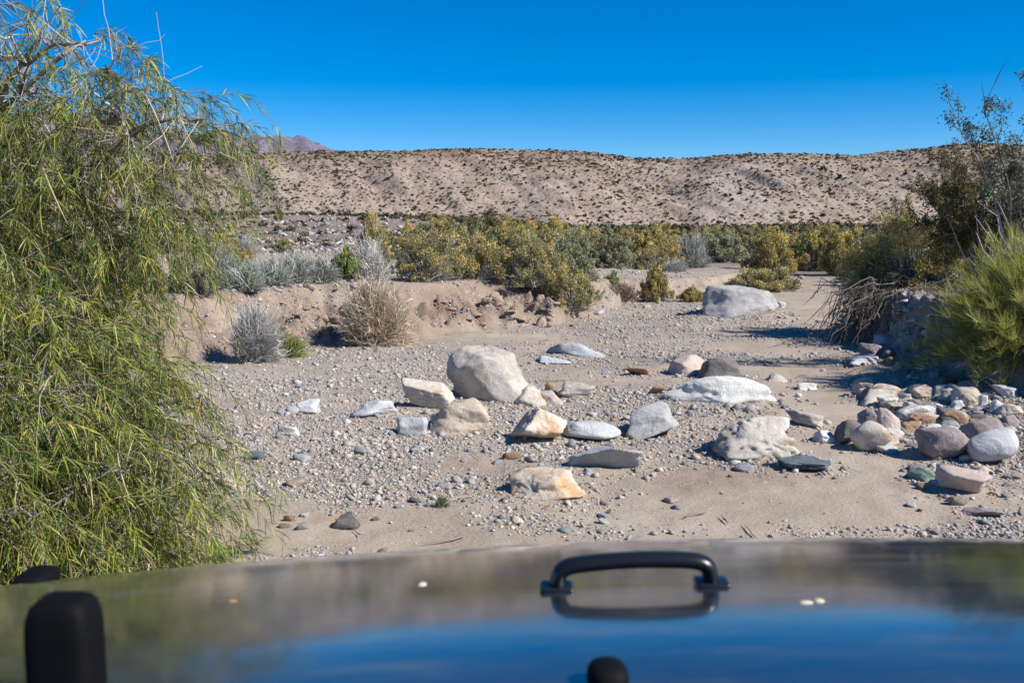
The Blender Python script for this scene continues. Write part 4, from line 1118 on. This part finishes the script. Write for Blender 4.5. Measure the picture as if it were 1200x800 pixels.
# green broom bush drooping over the bank
def broom(loc, w, h, seed, label):
    rng = np.random.default_rng(seed)
    o = link('green_broom_bush', None, loc=loc); tag(o, label, 'bush')
    S = np.array([w / 2, w * .42, h])
    n = 900
    d = dome(n, rng, -.55)
    lump = np.clip(1 + .3 * fbm3(d, 2, seed, 2), .7, 1.2)
    tgt = d * S * (rng.uniform(.35, .95, n) * lump)[:, None]
    ln = np.linalg.norm(tgt, axis=1)
    P = stems(n, tgt / ln[:, None], ln, .10, rng, 7, .03, .12)
    B = Acc(); V, F = tubes(P, np.linspace(.010, .003, 7)[None] * rng.uniform(.6, 1.2, (n, 1)), 3)
    B.add(V, F, np.repeat(pal([(.30, .28, .24), (.20, .18, .14), (.38, .35, .30)], n, rng), 21, 0))
    m = 110000
    i = rng.integers(0, n, m); k = rng.choice([2, 3, 4, 5], m, p=[.12, .22, .3, .36]); fr = rng.random((m, 1))
    a = P[i, k] * (1 - fr) + P[i, k + 1] * fr
    out = unit(a * np.array([1, 1, .35]))
    dirn = unit(out * .55 + np.array([0, 0, .75]) + rng.normal(size=(m, 3)) * .42 + unit(P[i, k + 1] - P[i, k]) * .35)
    L = rng.uniform(.07, .20, m)
    tt = np.linspace(0, 1, 3)[None, :, None]
    Q = a[:, None] + tt * dirn[:, None] * L[:, None, None] + (tt ** 2) * rng.normal(size=(m, 1, 3)) * .02
    V, F = ribbons(Q, np.array([1, .8, .3])[None] * .0034, rng)
    hi = sstep(.1, .8, a[:, 2] / h + .25 * rng.normal(size=m))[:, None]
    tone = (1 + .3 * fbm3(a, 3.5, seed, 2))[:, None]
    grn = pal([(.36, .38, .055), (.44, .45, .08), (.25, .29, .05), (.50, .46, .12)], m, rng)
    dry = pal([(.30, .27, .15), (.38, .35, .22), (.22, .19, .12)], m, rng)
    C = np.where((rng.random((m, 1)) < .72 + .2 * hi), grn, dry) * tone
    yl = (rng.random((m, 1)) < .75 * np.exp(-(((a[:, :1] + .62 * w / 2) / .14) ** 2 + ((a[:, 2:] - .62 * h) / .18) ** 2)))
    C = np.where(yl, pal([(.52, .38, .06), (.58, .45, .10)], m, rng), C)
    Lf = Acc().add(V, F, np.repeat(C, 6, 0))
    link('branches', B.mesh('branches', M_twig), o); link('foliage', Lf.mesh('foliage', M_leaf), o)
    return o
broom((4.93, 9.3, .60), 2.35, 1.02, 80, 'bright green broom like bush bulging over the dark undercut right bank')
broom((6.9, 9.4, .70), 1.9, .95, 81, 'second green broom like bush outside the right edge of the frame')
wisp('dry_brush', 'misty grey twigs at the right edge above the green bush', (1165, 280, 1235, 330), 218, [(.40, .39, .37), (.32, .31, .30)], n=1500, group='dry brush on the right bank')

# ------------------------------------------------------------------ drooping desert willow at left
def willow():
    rng = np.random.default_rng(9)
    root = link('desert_willow', None, loc=(-4.1, 5.7, float(hz(-4.1, 5.7))))
    tag(root, 'big drooping green tree with narrow leaves filling the left side', 'tree')
    base = np.array(root.location)
    # crown masses: centre, radii, shoots, droop
    EL = [((-3.20, 5.15, 1.25), (1.10, 1.0, .85), 680), ((-2.25, 4.35, .72), (.66, .60, .55), 450), ((-2.70, 4.85, 1.15), (.70, .75, .55), 260),
          ((-2.35, 5.10, 1.95), (.72, .60, .30), 92), ((-3.30, 5.0, 2.60), (.80, .9, .55), 140), ((-2.3, 3.85, .48), (.55, .45, .38), 230),
          ((-4.7, 5.9, 1.9), (1.3, 1.3, 1.3), 200), ((-1.80, 4.4, .55), (.42, .40, .38), 110), ((-2.65, 5.0, 2.22), (.55, .55, .30), 34), ((-1.95, 5.3, 1.62), (.40, .40, .30), 46), ((-1.90, 5.1, 2.12), (.50, .50, .26), 62), ((-2.35, 5.0, 2.42), (.50, .50, .25), 34), ((-1.66, 4.2, .28), (.30, .34, .18), 50), ((-3.0, 5.6, 1.7), (1.0, .7, .7), 240)]
    EL = [(np.array(a), np.array(b), n) for a, b, n in EL]
    limb = []; LP = []; LR = []
    K = 14
    for (c, r, n) in EL:
        for q in range(3):
            tgt = c + unit(rng.normal(size=3)) * r * .35
            b0 = base + np.array([rng.normal() * .12, rng.normal() * .12, -.05])
            t = np.linspace(0, 1, K)[:, None]
            mid = (b0 + tgt) / 2 + np.array([-.15, .1, .55 + .15 * rng.random()])
            P = (1 - t) ** 2 * b0 + 2 * t * (1 - t) * mid + t * t * tgt + rng.normal(size=(K, 3)) * .03 * t
            LP.append(P); LR.append(np.linspace(.045, .010, K)); limb.append(P[4:])
    nodes = np.concatenate(limb)
    SB = []; SR = []; KS = 8
    subn = []
    for (c, r, n) in EL:
        m = max(14, n // 7)
        pts = c + unit(rng.normal(size=(m, 3))) * r * (rng.random((m, 1)) ** .4) * .95
        for p in pts:
            dd = np.linalg.norm(nodes - p, axis=1) + .5 * np.maximum(0, nodes[:, 2] - p[2] - .2)
            a = nodes[np.argmin(dd)]
            t = np.linspace(0, 1, KS)[:, None]
            mid = (a + p) / 2 + np.array([0, 0, .18 * np.linalg.norm(a - p)])
            P = (1 - t) ** 2 * a + 2 * t * (1 - t) * mid + t * t * p + rng.normal(size=(KS, 3)) * .015 * t
            SB.append(P); SR.append(np.linspace(.010, .004, KS)); subn.append(P[2:])
    subn = np.concatenate(subn)
    # shoots
    KK = 12
    S0 = []; which = []
    for e, (c, r, n) in enumerate(EL):
        rad = rng.random((n, 1)) ** .33
        S0.append(c + unit(rng.normal(size=(n, 3))) * r * rad); which += [e] * n
    S0 = np.concatenate(S0); which = np.array(which)
    S0[:, 2] = np.maximum(S0[:, 2], .12)
    n = len(S0)
    near = np.array([subn[np.argmin(((subn - p) ** 2).sum(1))] for p in S0])
    cen = np.array([EL[w][0] for w in which])
    out = unit((S0 - cen) * np.array([1, 1, .4]) + rng.normal(size=(n, 3)) * .25 + np.array([.12, -.05, 0]))
    L = rng.uniform(.30, .68, n) * np.where(which == 4, .9, 1)
    t = np.linspace(0, 1, KK)[None, :, None]
    up = rng.uniform(-.1, .5, n)
    P = S0[:, None] + t * L[:, None, None] * (out * .75 + np.stack([0 * up, 0 * up, up], -1))[:, None] - (t ** 2) * (L * rng.uniform(.45, .95, n))[:, None, None] * np.array([0, 0, 1.0])
    P = P + np.cumsum(rng.normal(size=P.shape) * .006, 1)
    P[..., 2] = np.maximum(P[..., 2], .04 + .05 * rng.random((n, 1)))
    # connectors from branch to shoot
    Cn = near[:, None] * (1 - np.linspace(0, 1, 4)[None, :, None]) + S0[:, None] * np.linspace(0, 1, 4)[None, :, None]
    A = Acc()
    V, F = tubes(np.array(LP), np.array(LR), 7); A.add(V, F, np.repeat(pal([(.16, .13, .11), (.22, .19, .17)], len(LP), rng), K * 7, 0))
    link('trunk', A.mesh('trunk', M_twig, True), root).location = -root.location
    A = Acc()
    V, F = tubes(np.array(SB), np.array(SR), 4); A.add(V, F, np.repeat(pal([(.34, .32, .30), (.24, .21, .19), (.42, .40, .38), (.12, .10, .09)], len(SB), rng), KS * 4, 0))
    V, F = tubes(Cn, np.full((n, 4), .003), 3); A.add(V, F, np.repeat(pal([(.34, .31, .28), (.22, .18, .14)], n, rng), 12, 0))
    sh = pal([(.30, .27, .14), (.24, .26, .09), (.36, .30, .18), (.22, .16, .10), (.42, .38, .30)], n, rng)
    V, F = tubes(P, np.linspace(.0032, .0012, KK)[None], 3); A.add(V, F, np.repeat(sh, KK * 3, 0))
    # bare dead twigs, pale grey
    nd = 1500
    j = rng.integers(0, len(subn), nd); s0 = subn[j]
    dv = unit(rng.normal(size=(nd, 3)) + np.array([.2, -.2, -.35])); ld = rng.uniform(.15, .55, nd)
    tt = np.linspace(0, 1, 7)[None, :, None]
    Q = s0[:, None] + tt * dv[:, None] * ld[:, None, None] + np.cumsum(rng.normal(size=(nd, 7, 3)) * .010, 1)
    V, F = tubes(Q, np.linspace(.0035, .0012, 7)[None], 3); A.add(V, F, np.repeat(pal([(.46, .44, .42), (.36, .34, .33), (.28, .25, .22)], nd, rng), 21, 0))
    link('branches', A.mesh('branches', M_twig), root).location = -root.location
    # leaves
    per = 58
    m = n * per
    i = np.repeat(np.arange(n), per)
    f = rng.random(m) ** .8 * (KK - 1.001); k = f.astype(int); fr = (f - k)[:, None]
    a = P[i, k] * (1 - fr) + P[i, k + 1] * fr
    tg = unit(P[i, k + 1] - P[i, k])
    side = unit(np.cross(tg, rng.normal(size=(m, 3))))
    dirn = unit(tg * .75 + side * .7)
    LL = rng.uniform(.035, .095, m)
    tt = np.linspace(0, 1, 4)[None, :, None]
    Q = a[:, None] + tt * dirn[:, None] * LL[:, None, None] - (tt ** 2) * np.array([0, 0, 1.0]) * (LL * rng.uniform(.15, .7, m))[:, None, None]
    V, F = ribbons(Q, np.array([.5, 1, .85, .12])[None] * .0037 * rng.uniform(.65, 1.3, (m, 1)), rng)
    tone = rng.uniform(.5, 1.35, n)[i][:, None]
    yel = rng.random(n)[i][:, None]
    c1 = pal([(.135, .20, .030), (.085, .135, .024), (.19, .25, .038), (.045, .08, .020)], m, rng)
    c2 = pal([(.32, .34, .050), (.25, .30, .040), (.44, .39, .09)], m, rng)
    c3 = pal([(.40, .33, .18), (.33, .22, .10)], m, rng)
    C = np.where(rng.random((m, 1)) < yel * .85, c2, c1)
    C = np.where(rng.random((m, 1)) < .10, c3, C) * tone
    Lf = Acc().add(V, F, np.repeat(C, 8, 0))
    link('foliage', Lf.mesh('foliage', M_needle), root).location = -root.location
    # long hanging seed pods
    npd = 620
    j = rng.integers(0, n, npd); s0 = P[j, rng.integers(3, KK, npd)]
    ll = rng.uniform(.10, .30, npd)
    tt = np.linspace(0, 1, 6)[None, :, None]
    sidev = rng.normal(size=(npd, 3)) * .22; sidev[:, 2] = -1
    Q = s0[:, None] + tt * sidev[:, None] * ll[:, None, None] + (tt ** 2) * rng.normal(size=(npd, 1, 3)) * .02
    Q[..., 2] = np.maximum(Q[..., 2], .03)
    cpod = pal([(.48, .36, .18), (.40, .24, .12), (.46, .42, .10), (.36, .38, .08), (.52, .43, .28)], npd, rng)
    pxs = 600 + FPX * Q[:, 3, 0] / Q[:, 3, 1]
    order = np.argsort(np.linalg.norm(Q[:, 3], axis=1) + 50 * (pxs < 0))
    rad = np.array([.6, 1, 1, 1, .9, .4])[None] * .0030
    for j in order[:100]:
        o0 = Q[j, 0].copy()
        V, F = tubes((Q[j] - o0)[None], rad, 5)
        link('seed_pod', mesh('seed_pod', V, F, M_twig, np.repeat(cpod[j:j + 1], 30, 0), True), root).location = o0 - base
    rest = order[100:]
    V, F = tubes(Q[rest], rad, 4)
    po = link('seed_pods', mesh('seed_pods', V, F, M_twig, np.repeat(cpod[rest], 24, 0)), root)
    po.location = -root.location; po['kind'] = 'stuff'
    # long bare drooping stems sticking out to the right, leafy only near the tips
    return root
willow()

# ------------------------------------------------------------------ the vehicle under the camera
def paint():
    m, t, b, N, L = newmat('dusty_dark_paint')
    b.inputs['Metallic'].default_value = 0.25
    tc = N('ShaderNodeTexCoord')
    def noi(sc, det, mpsc=(1, 1, 1)):
        n = N('ShaderNodeTexNoise'); n.inputs['Scale'].default_value = sc; n.inputs['Detail'].default_value = det; n.inputs['Roughness'].default_value = 0.65
        mp = N('ShaderNodeMapping'); mp.inputs['Scale'].default_value = mpsc; L(tc.outputs['Object'], mp.inputs[0]); L(mp.outputs[0], n.inputs['Vector']); return n.outputs[0]
    n1 = noi(6, 8, (0.6, 2.5, 1))
    r = ramp(t, [(0.35, (0.010, 0.016, 0.024)), (0.60, (0.030, 0.036, 0.044)), (0.72, (0.11, 0.105, 0.095))]); L(n1, r.inputs[0]); L(r.outputs[0], b.inputs['Base Color'])
    dn = noi(16, 12, (0.5, 1.6, 1)); dr_ = ramp(t, [(0.42, g(0.0)), (0.56, g(0.03)), (0.72, g(0.16))]); L(dn, dr_.inputs[0])
    df = N('ShaderNodeBsdfDiffuse'); df.inputs['Color'].default_value = (.26, .23, .20, 1)
    mxs = N('ShaderNodeMixShader'); L(dr_.outputs[0], mxs.inputs[0]); L(b.outputs[0], mxs.inputs[1]); L(df.outputs[0], mxs.inputs[2])
    L(mxs.outputs[0], t.nodes['Material Output'].inputs['Surface'])
    r2 = ramp(t, [(0.35, g(0.10)), (0.7, g(0.3))]); L(n1, r2.inputs[0]); L(r2.outputs[0], b.inputs['Roughness'])
    b.inputs['Coat Weight'].default_value = 1.0
    r3 = ramp(t, [(0.38, g(0.02)), (0.55, g(0.03)), (0.7, g(0.06))]); L(noi(9, 9, (0.35, 2.2, 1)), r3.inputs[0]); L(r3.outputs[0], b.inputs['Coat Roughness'])
    bp = N('ShaderNodeBump'); bp.inputs['Strength'].default_value = 0.10; bp.inputs['Distance'].default_value = 0.0009
    L(noi(38, 5, (1, 1, 1)), bp.inputs['Height'])
    b2 = N('ShaderNodeBump'); b2.inputs['Strength'].default_value = 0.03; b2.inputs['Distance'].default_value = 0.002
    L(noi(300, 2), b2.inputs['Height']); L(bp.outputs[0], b2.inputs['Normal'])
    L(b2.outputs[0], b.inputs['Normal']); L(b2.outputs[0], b.inputs['Coat Normal'])
    return m
def plain(name, c, rough=.5, metal=0., coat=0.):
    m, t, b, N, L = newmat(name)
    tc = N('ShaderNodeTexCoord'); n = N('ShaderNodeTexNoise'); n.inputs['Scale'].default_value = 40; n.inputs['Detail'].default_value = 5; L(tc.outputs['Object'], n.inputs['Vector'])
    r = ramp(t, [(.3, tuple(v * .8 for v in c)), (.7, tuple(min(v * 1.2, 1) for v in c))]); L(n.outputs[0], r.inputs[0]); L(r.outputs[0], b.inputs['Base Color'])
    b.inputs['Roughness'].default_value = rough; b.inputs['Metallic'].default_value = metal; b.inputs['Coat Weight'].default_value = coat
    return m
M_paint = paint(); M_rub = plain('black_rubber', (.004, .004, .005), .7); M_rub.node_tree.nodes['Principled BSDF'].inputs['Specular IOR Level'].default_value = .12
M_blk = plain('black_plastic', (.010, .011, .013), .30)
M_tyre = plain('tyre_rubber', (.02, .02, .02), .85); M_rim = plain('wheel_metal', (.35, .35, .36), .35, .9)
M_spot = plain('cream_spot', (.62, .55, .42), .8); M_orf = plain('orange_fleck', (.5, .2, .08), .8)
M_lens = plain('lamp_lens', (.55, .56, .58), .08, .2, 1.)

# hood profile: slope in degrees against distance ahead of the camera
_y = np.linspace(0.22, 1.36, 230)
def slope(y):
    return np.interp(y, [.22, .40, .47, .60, .676, .75, .83, .90, .95, .98, 1.02, 1.08, 1.2, 1.36],
                     [3.5, 4.7, 5.6, 9.2, 10.4, 10.7, 11.0, 11.8, 14.0, 18.0, 26, 40, 62, 80])
_s = np.convolve(np.pad(slope(_y), 6, mode='edge'), np.ones(13) / 13, 'valid')
_z = -np.concatenate([[0], np.cumsum(np.tan(np.radians((_s[1:] + _s[:-1]) / 2)) * np.diff(_y))])
_z = _z - np.interp(.676, _y, _z) + CAMZ - .2520
HXC = .34
HOOD_X0, HOOD_X1 = -.60, .82
def hood_z(x, y):
    z = np.interp(y, _y, _z) - .068 * (x - HXC) ** 2
    e = np.maximum(0, np.maximum(HOOD_X0 + .10 - x, x - (HOOD_X1 - .10)))
    return z - 4.0 * e ** 2
def build_vehicle():
    v = link('off_road_vehicle', None, loc=(.11, .5, 0))
    tag(v, 'dark glossy vehicle whose dusty hood mirrors sky along the bottom', 'car')
    off = -v.location
    xs = np.linspace(HOOD_X0, HOOD_X1, 120); ys = _y
    X, Y = np.meshgrid(xs, ys); Z = hood_z(X, Y)
    idx = np.arange(X.size).reshape(X.shape)
    F = np.stack([idx[:-1, :-1], idx[:-1, 1:], idx[1:, 1:], idx[1:, :-1]], -1).reshape(-1, 4)
    V = np.stack([X, Y, Z], -1).reshape(-1, 3)
    A = Acc().add(V, F)
    # skirt
    ring = np.concatenate([idx[0, :], idx[1:, -1], idx[-1, ::-1][1:], idx[::-1, 0][1:-1]])
    low = V[ring].copy(); low[:, 2] -= .10
    m = len(ring); a = np.arange(m); o_ = A.n
    A.add(low, np.zeros((0, 4), int))
    A.F[4].append(np.stack([ring, np.roll(ring, -1), np.roll(a, -1) + o_, a + o_], -1)[:, ::-1])
    link('hood', A.mesh('hood', M_paint, True), v).location = off
    def box(name, c, s, mat, bev=.01, par=v, rot=None):
        bm = bmesh.new(); bmesh.ops.create_cube(bm, size=1)
        bmesh.ops.scale(bm, vec=s, verts=bm.verts)
        bmesh.ops.bevel(bm, geom=bm.edges[:], offset=bev, segments=3, affect='EDGES', profile=.6)
        me = bpy.data.meshes.new(name); bm.to_mesh(me); bm.free(); me.materials.append(mat)
        for p in me.polygons: p.use_smooth = True
        ob = link(name, me, par)
        ob.location = Vector(c) - (v.location if par is v else Vector((0, 0, 0)))
        if rot: ob.rotation_euler = rot
        return ob
    xc = (HOOD_X0 + HOOD_X1) / 2
    wd = HOOD_X1 - HOOD_X0
    box('body', (xc, .50, .85), (wd - .06, 1.50, .34), M_paint, .05)
    gr = box('grille', (xc, 1.30, .80), (wd - .10, .05, .42), M_paint, .02)
    for k in range(7):
        s = box('grille_slot', (xc - .27 + .09 * k, 1.327, .82), (.045, .02, .28), M_blk, .008)
    for s in (-1, 1):
        bm = bmesh.new(); bmesh.ops.create_uvsphere(bm, u_segments=24, v_segments=12, radius=.095); bmesh.ops.scale(bm, vec=(1, .35, 1), verts=bm.verts)
        me = bpy.data.meshes.new('headlight'); bm.to_mesh(me); bm.free(); me.materials.append(M_lens)
        link('headlight', me, v).location = Vector((xc + s * .50, 1.325, .86)) - v.location
        # fender: arched slab
        n = 24; th = np.linspace(R(10), R(170), n)
        cy, cz, r0, w_ = .92, .55, .50, .30
        prof = np.stack([cy + np.cos(th) * r0 * 1.12, cz + np.sin(th) * r0 * .95 + .03], -1)
        x0 = xc + s * (wd / 2 - .03); x1 = x0 + s * w_
        Vv = []
        for dz in (0, -.05):
            for xx in (x0, x1):
                Vv.append(np.stack([np.full(n, xx), prof[:, 0], prof[:, 1] + dz], -1))
        Vv = np.concatenate(Vv); q = np.arange(n - 1)
        def st(i, j): return np.stack([q + i * n, q + 1 + i * n, q + 1 + j * n, q + j * n], -1)
        me = mesh('fender', Vv, [np.concatenate([st(0, 1), st(3, 2), st(2, 0), st(1, 3)])], M_blk, None, True)
        link('fender', me, v).location = off
        # wheel
        bm = bmesh.new(); bmesh.ops.create_cone(bm, cap_ends=True, segments=40, radius1=.40, radius2=.40, depth=.26)
        bmesh.ops.bevel(bm, geom=[e for e in bm.edges], offset=.03, segments=2, affect='EDGES')
        me = bpy.data.meshes.new('wheel'); bm.to_mesh(me); bm.free(); me.materials.append(M_tyre)
        wh = link('wheel', me, v); wh.location = Vector((xc + s * (wd / 2 + .13), .92, .41)) - v.location; wh.rotation_euler = (0, R(90), 0)
        bm = bmesh.new(); bmesh.ops.create_cone(bm, cap_ends=True, segments=24, radius1=.22, radius2=.20, depth=.28)
        me = bpy.data.meshes.new('rim'); bm.to_mesh(me); bm.free(); me.materials.append(M_rim); link('rim', me, wh)
    box('bumper', (xc, 1.58, .62), (wd + .25, .16, .16), M_blk, .04)
    box('chassis', (xc, .6, .66), (wd - .5, 1.7, .2), M_blk, .03)
    # footman loop on the hood
    c0 = np.array([.079, .655]); yaw = R(0)
    def on(px, py, up=0.0):          # point of the hood under a pixel
        d = ray_dir(px, py); d = d / d[1]
        ysn = np.linspace(.3, 1.2, 3000); zz = CAMZ + d[2] * ysn - hood_z(d[0] * ysn, ysn)
        k = np.nonzero(zz < 0)[0]; k = k[0] if len(k) else -1
        y = ysn[k]; return np.array([d[0] * y, y, float(hood_z(d[0] * y, y)) + up])
    a = on(652, 691); b = on(834, 686)
    hgt = .0175
    ctrl = [a + [0.001, 0, 0], a + [0.001, 0, hgt * .55], a + [.004, 0, hgt * .92], a + [.014, 0, hgt * 1.1], (a + b) / 2 + [0, 0, hgt * 1.22], b + [-.014, 0, hgt * 1.1], b + [-.004, 0, hgt * .92], b + [-.001, 0, hgt * .55], b + [-.001, 0, 0]]
    C_ = np.array(ctrl, float)
    for _ in range(3):               # chaikin smoothing
        C_ = np.concatenate([[C_[0]], np.stack([C_[:-1] * .75 + C_[1:] * .25, C_[:-1] * .25 + C_[1:] * .75], 1).reshape(-1, 3), [C_[-1]]])
    Vt, Ft = tubes(C_[None], np.full((1, len(C_)), 1.0), 14)
    ctr = np.repeat(C_, 14, 0)
    dvec = (Vt - ctr)
    T = tangents(C_[None])[0]; T = np.repeat(T, 14, 0)
    yv = np.array([0, 1.0, 0]); nrm = np.cross(T, yv); nrm /= np.linalg.norm(nrm, axis=1, keepdims=True)
    cy_ = dvec @ yv; cn_ = (dvec * nrm).sum(1)
    Vt = ctr + yv * cy_[:, None] * .0085 + nrm * cn_[:, None] * .0058
    A = Acc().add(Vt, Ft)
    lp = link('tie_down_loop', A.mesh('tie_down_loop', M_blk, True), v); lp.location = off
    for q in (a, b):
        f = box('foot', tuple(q + np.array([0, 0, .0015])), (.024, .020, .006), M_blk, .0025, par=lp)
    # rubber stop near the windshield, washer nozzle
    def lump(name, c, s, mat, par=v, p=2.6):
        Vs, Fs = ico(4); r = (np.abs(Vs) ** p).sum(1) ** (-1 / p)
        me = mesh(name, Vs * r[:, None] * np.array(s), Fs, mat, None, True)
        ob = link(name, me, par); ob.location = Vector(c) - v.location; return ob
    c = on(80, 815)
    lump('rubber_stop', (c[0], c[1], c[2] + .016), (.0172, .015, .039), M_rub, p=5.0)
    c = on(712, 800)
    lump('washer_nozzle', (c[0], c[1], c[2] + .003), (.0105, .013, .0085), M_rub, p=2.6)
    # marker at the far left edge and small raised cream and orange spots
    lump('side_marker', (-.515, 1.04, float(np.interp(1.04, _y, _z)) - .045), (.018, .03, .016), M_rub, p=4)
    for px, py, s, m in ((495, 685, (.0032, .0060, .0012), M_spot), (945, 706, (.0046, .0028, .0012), M_spot), (960, 704, (.0035, .0035, .0014), M_spot), (273, 704, (.0035, .0022, .0008), M_orf)):
        q = on(px, py); lump('hood_spot', tuple(q), s, m, p=2)
build_vehicle()
